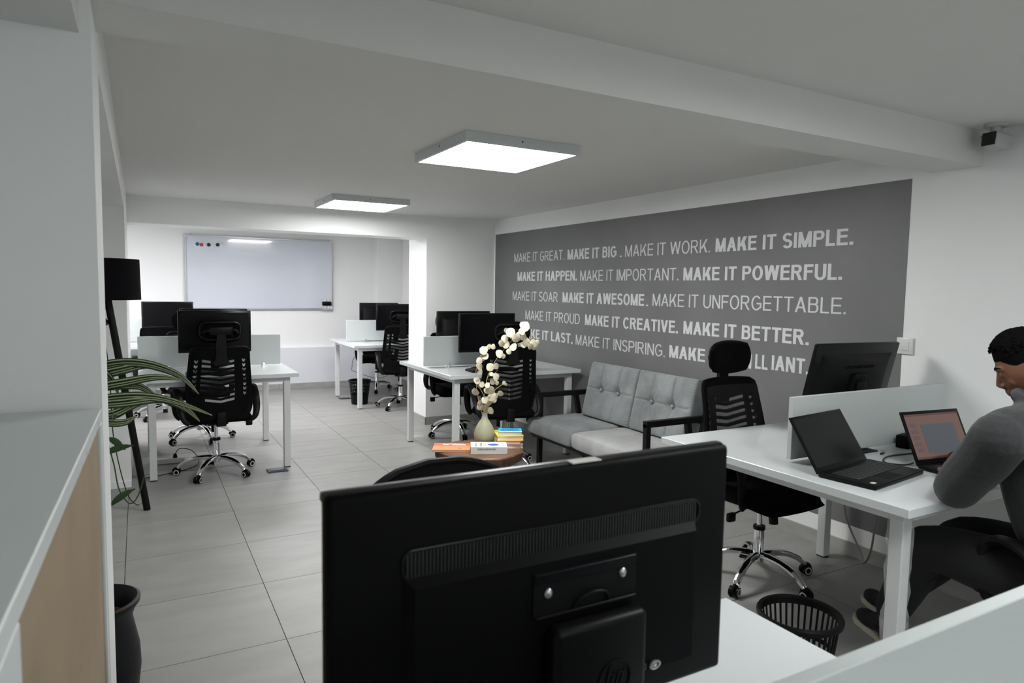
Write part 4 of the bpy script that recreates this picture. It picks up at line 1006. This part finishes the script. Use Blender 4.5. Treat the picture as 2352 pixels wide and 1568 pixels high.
# ------------------------------------------------------------ small floor things
def at(name, label, cat, g, m, loc, rz=0): return tag(put(name, g, m, loc=loc, rot=(0, 0, rz)), label, cat)
ps = thing('power_strip', 'white power strip wrapped in clear film under the left bench desk', 'power strip', (.17, 6.10, 0), math.radians(-4))
g = G(); g.rbox(-.13, .13, -.028, .028, .001, .042, .006, 2); put('body', g, M['casterwhite'], ps)
g = G()
for k in range(3): g.cyl((-.08+.07*k, 0, .042), (-.08+.07*k, 0, .0425), .018, n=16)
put('sockets', g, M['lampframe'], ps)
g = G(); g.cyl((.06, 0, .043), (.06, 0, .075), .018, .012, n=12); put('plug', g, M['plastic'], ps)
g = G(); g.tube(smoothpath([(.23, 6.09, .075), (.27, 6.12, .11), (.36, 6.12, .08), (.40, 6.02, .01), (.33, 5.85, .005), (.12, 5.72, .005), (.0, 5.68, .005)], 7), .0035, n=6)
tag(put('power_cable', g, M['cable']), 'black cable looping from the power strip under the left desk', 'cable')
def floor_lid(label, loc, rz):
    t = thing('floor_socket', label, 'floor socket', loc, rz, 'floor sockets'); g = G(); g.rbox(-.075, .075, -.05, .05, 0, .012, .003, 1); put('plate', g, M['slate'], t, False)
    g = G(); g.box(-.055, .055, -.035, .035, .012, .016); put('lid', g, M['slate'], t, False)
floor_lid('flat dark plate on the floor at the right front leg of the left desk', (.93, 5.49, 0), 0)
floor_lid('flat dark plate on the floor behind the far waste bin', (2.33, 8.72, 0), 0)
g = G(); g.tube(smoothpath([(2.62, 8.30, .70), (2.36, 8.30, .60), (2.34, 8.4, .45), (2.40, 8.5, .38), (2.75, 8.55, .27), (2.95, 8.55, .40), (3.0, 8.5, .68)], 6), .003, n=6); tag(put('hanging_cable', g, M['cable']), 'thin cable sagging below the farthest desk', 'cable')
g = G(); g.tube(smoothpath([(3.30, 2.28, .735), (3.30, 2.25, .50), (3.26, 2.2, .30), (3.18, 2.05, .16), (3.05, 1.95, .17), (2.95, 1.85, .32), (2.90, 1.80, .73)], 7), .005, n=8); tag(put('hanging_cable', g, M['cablegrey']), 'grey cable sagging in a loop under the right desk', 'cable')
g = G(); g.tube(smoothpath([(3.12, 5.7, .735), (3.13, 5.72, .4), (3.15, 5.75, .2), (3.18, 5.8, .10), (3.2, 5.9, .006)], 6), .003, n=6); tag(put('hanging_cable', g, M['cable']), 'thin dark cable hanging under the middle desk near the pillar', 'cable')
# clear film left around the right desk leg
rr_ = random.Random(5); g = G(); vs = []
n = 10; m_ = 16
for j in range(m_+1):
    for i in range(n):
        a = 2*PI*i/n; r = .040+.008*rr_.uniform(-1, 1)+(.02 if j < 4 else 0); vs.append((2.27+r*math.cos(a), 1.327+r*math.sin(a), .01+.70*j/m_))
fs = [(j*n+i, j*n+(i+1) % n, (j+1)*n+(i+1) % n, (j+1)*n+i) for j in range(m_) for i in range(n)]
g.add(vs, fs); tag(put('plastic_wrap', g, M['film'], smooth=False), 'clear plastic film wrapped around the near leg of the right desk', 'plastic wrap')
g = G(); g.rbox(0, .14, -.10, 0, 0, .0012, .0004, 1); tag(put('keyboard_tray_paper', g, M['film'], loc=(2.30, 6.25, .001)), 'crumpled clear wrap on the floor beside the middle desk leg', 'plastic wrap')

#PERSON
# ------------------------------------------------------------ seated person
def limb(g, pts, rad, n=16, flat=1., ref=None):
    P = smoothpath(pts, 5); m = len(pts)-1; R = []
    for i in range(len(P)):
        q = i/5; k = min(int(q), m-1); f = q-k; f = f*f*(3-2*f); R.append(rad[k]*(1-f)+rad[k+1]*f)
    g.tube(P, R, n=n, flat=flat, ref=ref)
    if flat == 1.:
        g.ball(P[0], R[0], n=n, m=8); g.ball(P[-1], R[-1], n=n, m=8)
def fuse(name, g, m_, parent, vox, sm=6, fac=.5):
    o = put(name, g, m_, parent, True, 180)
    r = o.modifiers.new('fuse', 'REMESH'); r.mode = 'VOXEL'; r.voxel_size = vox; r.use_smooth_shade = True
    s = o.modifiers.new('soften', 'SMOOTH'); s.factor = fac; s.iterations = sm
    return o
per = thing('person', 'person in dark grey hooded jersey and black trousers, seated and leaning on the right desk', 'person', (0, 0, 0))
V3 = Vector
HC = V3((2.622, 1.135, 1.235))
HM = Matrix.Translation(HC)@Matrix.Rotation(math.radians(24), 4, 'Z')@Matrix.Rotation(math.radians(-30), 4, 'X')
shL, shR = V3((2.30, 1.06, 1.035)), V3((2.68, 1.03, 1.035)); neck = V3((2.57, 1.045, 1.115))
elL, elR = V3((2.405, 1.225, .822)), V3((2.90, 1.17, .835)); wrL, wrR = V3((2.655, 1.335, .815)), V3((2.93, 1.375, .825))
hipL, hipR = V3((2.60, .97, .545)), V3((2.79, .95, .545)); knL, knR = V3((2.515, 1.37, .545)), V3((2.76, 1.36, .545))
anL, anR = V3((2.735, 1.63, .11)), V3((2.95, 1.74, .11))
body = G()
def headpt(u, v, off=0.):
    """u = azimuth (0 = face front), v = elevation"""
    x = math.sin(u)*math.cos(v); y = math.cos(u)*math.cos(v); z = math.sin(v)
    px, py, pz = .075*x, .095*y, .118*z
    if z < -.1: k = min(1, (-.1-z)/.9); px *= 1-.42*k; py *= 1-(.18 if y > 0 else .45)*k; py += .012*k
    if y > .3 and z > -.2: py -= .008*(y-.3)
    if y < 0: py *= 1.03
    n = V3((x, y, z)); return V3((px, py, pz))+n*off
vs = []; fs = []; NU, NV = 40, 24
for j in range(NV+1):
    for i in range(NU): vs.append(headpt(2*PI*i/NU, -PI/2+PI*j/NV))
for j in range(NV):
    for i in range(NU): a = j*NU+i; b_ = j*NU+(i+1) % NU; fs.append((a, b_, b_+NU, a+NU))
body.add(vs, fs, mtx=HM)
body.ball((0, .030, -.094), .030, .034, .022, mtx=HM)                                   # chin
body.tube([HM@V3(p) for p in ((0, .082, .022), (0, .092, .0), (0, .102, -.022), (0, .093, -.034))], [.007, .009, .012, .009], n=12)   # nose
for s in (-1, 1):
    body.ball((s*.011, .094, -.030), .009, .009, .008, mtx=HM, n=10, m=7)                     # nostrils
    body.tube([HM@V3(p) for p in ((s*.010, .086, .025), (s*.030, .082, .030), (s*.050, .066, .026))], [.006, .007, .006], n=10)   # brow
    body.ball((s*.036, .062, -.022), .020, .014, .019, mtx=HM, n=12, m=8)                     # cheek
    body.ball((s*.030, .078, .008), .014, .010, .008, mtx=HM, n=12, m=8)
    ear = [HM@V3((s*(.078+.006*math.sin(q)), -.006-.014*math.cos(q)*1.0-.004, -.006+.028*math.sin(q))) for q in [2*PI*k/14 for k in range(15)]]
    body.tube(ear, .0052, n=8, cap=False); body.ball((s*.077, -.004, -.008), .005, .011, .020, mtx=HM, n=10, m=7)
body.tube([HM@V3(p) for p in ((-.022, .082, -.053), (0, .094, -.051), (.022, .082, -.053))], [.004, .007, .004], n=10)
body.tube([HM@V3(p) for p in ((-.020, .080, -.063), (0, .091, -.063), (.020, .080, -.063))], [.004, .0075, .004], n=10)
limb(body, [HM@V3((0, -.015, -.03)), HM@V3((0, -.030, -.10)), neck, V3((2.53, 1.02, 1.0))], [.062, .056, .060, .085])
limb(body, [V3((2.53, 1.02, 1.0)), V3((2.61, .98, .80)), V3((2.69, .96, .58))], [.12, .13, .13])
limb(body, [shL, V3((2.50, 1.02, 1.05)), shR], [.05, .07, .05])
for sh, el, wr in ((shL, elL, wrL), (shR, elR, wrR)): limb(body, [sh, sh.lerp(el, .5), el, el.lerp(wr, .5), wr], [.052, .045, .038, .036, .026])
for hp, kn, an in ((hipL, knL, anL), (hipR, knR, anR)): limb(body, [hp, hp.lerp(kn, .5), kn, kn.lerp(an, .4), an], [.085, .075, .055, .052, .035])
def hand(g, wr, d, side):
    """palm along d with five bent fingers and thumb on the inner side"""
    d = d.normalized(); upv = V3((0, 0, 1)); s = d.cross(upv).normalized()*side
    g.rbox(-.040, .040, 0, .085, -.013, .013, .011, 3, mtx=Matrix.Translation(wr+d*.01)@Matrix(((s.x, d.x, 0), (s.y, d.y, 0), (s.z, d.z, 1))).to_4x4())
    for k, (o, L) in enumerate(((-.030, .066), (-.010, .078), (.010, .073), (.030, .058))):
        b0 = wr+d*.088+s*o; p = [b0-d*.02, b0, b0+d*L*.42+upv*.007, b0+d*L*.74-upv*.004, b0+d*L*.92-upv*.022]
        g.tube(p, [.0095, .0090, .0082, .0075, .0062], n=10); g.ball(p[-1], .0064, n=10, m=7)
    b0 = wr+d*.025-s*.034; p = [b0, b0+d*.022-s*.018-upv*.004, b0+d*.048-s*.026-upv*.010, b0+d*.068-s*.022-upv*.014]
    g.tube(p, [.013, .0115, .0095, .0075], n=10); g.ball(p[-1], .0078, n=10, m=7)
hand(body, wrL, V3((.42, .35, 0)), 1); hand(body, wrR, V3((-.05, 1, 0)), -1)
bo = fuse('body', body, M['skin'], per, .0045, 5)
# hair: short crop, full on top, faded at the sides
g = G(); vs = []; fs = []; NU, NV = 44, 18
def hairline(u):
    a = abs(((u+PI) % (2*PI))-PI)          # 0 front .. pi back
    if a < .75: return .50-.05*a
    if a < 1.25: return .46-.26*(a-.75)/.5
    if a < 1.80: return .20
    if a < 2.2: return .20-.62*(a-1.80)/.4
    return -.42-.12*(a-2.2)/.94
for j in range(NV+1):
    for i in range(NU):
        u = 2*PI*i/NU; lo = hairline(u); v = lo+(PI/2-lo)*j/NV
        t_ = j/NV; off = .0008+.019*min(1, t_*2.2)**1.1*(1+.10*math.sin(9*u+7*v)+.08*math.sin(17*u)); vs.append(headpt(u, v, off))
for j in range(NV):
    for i in range(NU): a = j*NU+i; b_ = j*NU+(i+1) % NU; fs.append((a, b_, b_+NU, a+NU))
g.add(vs, fs, mtx=HM)
rr2 = random.Random(11)
for k in range(620):
    u = rr2.uniform(0, 2*PI); lo = hairline(u); v = lo+.25+(PI/2-lo-.25)*rr2.random()**.8; p = headpt(u, v, .017); g.ball(HM@p, rr2.uniform(.003, .0065), n=6, m=5)
put('hair', g, M['hair'], per)
for s in (-1, 1):
    g = G(); g.ball((s*.031, .0760, .009), .0100, .0080, .0065, mtx=HM, n=14, m=9); e_ = put('eye', g, M['eye'], per)
    g = G(); g.ball((s*.031, .0825, .006), .0045, .0025, .0045, mtx=HM, n=12, m=7); put('iris', g, M['hair'], e_)
    g = G(); g.tube([HM@V3(p) for p in ((s*.014, .0900, .030), (s*.030, .0865, .036), (s*.050, .0705, .032))], [.0022, .0036, .0015], n=6); put('eyebrow', g, M['hair'], per)
    g = G(); g.tube([HM@V3(p) for p in ((s*.020, .0840, .0105), (s*.031, .0850, .0125), (s*.043, .0770, .0100))], [.001, .0022, .001], n=6); put('eyelashes', g, M['hair'], per)
# hooded jersey
g = G()
limb(g, [V3((2.53, 1.03, 1.04)), V3((2.55, 1.01, .93)), V3((2.60, .98, .78)), V3((2.69, .96, .62)), V3((2.69, .955, .56))], [.125, .160, .165, .165, .155])
for s_, b_ in ((shL, shR), (shR, shL)): limb(g, [V3((2.53, 1.04, 1.05)), s_.lerp(b_, .15)+V3((0, 0, .012)), s_], [.095, .082, .072])
limb(g, [shL, shL.lerp(elL, .35)+V3((-.012, -.01, .0)), shL.lerp(elL, .7)+V3((-.008, 0, -.004)), elL, elL.lerp(wrL, .3), elL.lerp(wrL, .7), wrL.lerp(elL, .06)], [.080, .078, .074, .069, .062, .050, .040])
limb(g, [shR, shR.lerp(elR, .5), elR, elR.lerp(wrR, .5), wrR.lerp(elR, .06)], [.076, .068, .060, .050, .040])
for q in range(4):      # sleeve folds
    p = shL.lerp(elL, .62+.09*q); d = (elL-shL).normalized(); a = d.cross(V3((.3, -.8, .3))).normalized(); c = d.cross(a)
    g.tube([p+a*(.060*math.cos(t_))+c*(.060*math.sin(t_))+d*.012*math.sin(2*t_+q) for t_ in [PI*2*k/16 for k in range(17)]], .0065, n=6, cap=False)
# collar and hood behind the neck
cr = [neck+V3((.080*math.cos(q)+.01, .074*math.sin(q)+.02, .010+.022*math.sin(q))) for q in [2*PI*k/20 for k in range(21)]]
g.tube(cr, .020, n=10, cap=False)
g.tube(smoothpath([neck+V3((-.095, .02, -.02)), neck+V3((-.085, -.06, .0)), neck+V3((0, -.105, .0)), neck+V3((.085, -.06, .0)), neck+V3((.095, .02, -.02))], 5), [.026]*4+[.034]*12+[.026]*5, n=12)
g.tube([V3((2.69+.160*math.cos(q), .955+.150*math.sin(q), .575)) for q in [2*PI*k/24 for k in range(25)]], .017, n=8, cap=False)
fuse('hooded_jersey', g, M['hoodie'], per, .0065, 4)
# trousers
g = G()
limb(g, [V3((2.61, .96, .545)), V3((2.69, .94, .55)), V3((2.77, .94, .545))], [.115, .125, .115])
for hp, kn, an in ((hipL, knL, anL), (hipR, knR, anR)):
    d = an-kn; limb(g, [hp, hp.lerp(kn, .5), kn+V3((0, .0, .0)), kn.lerp(an, .35), kn.lerp(an, .84)], [.110, .100, .080, .078, .066])
    for q in range(4):
        p = kn.lerp(an, .05+.13*q); dn = d.normalized(); a = dn.cross(V3((1, 0, .2))).normalized(); c = dn.cross(a)
        g.tube([p+a*(.077-.003*q)*math.cos(t_)+c*(.077-.003*q)*math.sin(t_)+dn*.02*math.sin(t_+q) for t_ in [PI*2*k/16 for k in range(17)]], .006, n=6, cap=False)
fuse('trousers', g, M['trouser'], per, .0065, 4)
for an, d in ((anL, V3((.42, .78, 0))), (anR, V3((.45, .80, 0)))):
    d.normalize(); s = V3((d.y, -d.x, 0)); mt = Matrix(((s.x, d.x, 0, an.x), (s.y, d.y, 0, an.y), (0, 0, 1, 0), (0, 0, 0, 1)))
    prof_ = [(-.035, -.075), (.035, -.075), (.040, -.02), (.036, .06), (.048, .13), (.046, .18), (.030, .212), (0, .222), (-.030, .210), (-.044, .17), (-.042, .10), (-.034, .04), (-.038, -.02)]
    g = G(); g.prism([(x*1.06, y*1.02) for x, y in prof_], .001, .026, mtx=mt); so = put('sole', g, M['sole'], per, True, 50)
    g = G(); g.ball((0, .13, .035), .044, .088, .040, mtx=mt); g.ball((0, -.025, .045), .040, .055, .050, mtx=mt); g.tube([mt@V3(p) for p in ((0, .10, .050), (0, .03, .070), (0, -.015, .10))], [.038, .042, .042], n=14)
    sh_ = fuse('shoe', g, M['trouser'], per, .005, 4)
    g = G(); g.cyl(tuple(mt@V3((0, -.01, .085))), tuple(an.lerp(an+(knL-anL), .18)+V3((0, 0, .0))), .040, .044, n=18); put('sock', g, M['cablegrey'], per)
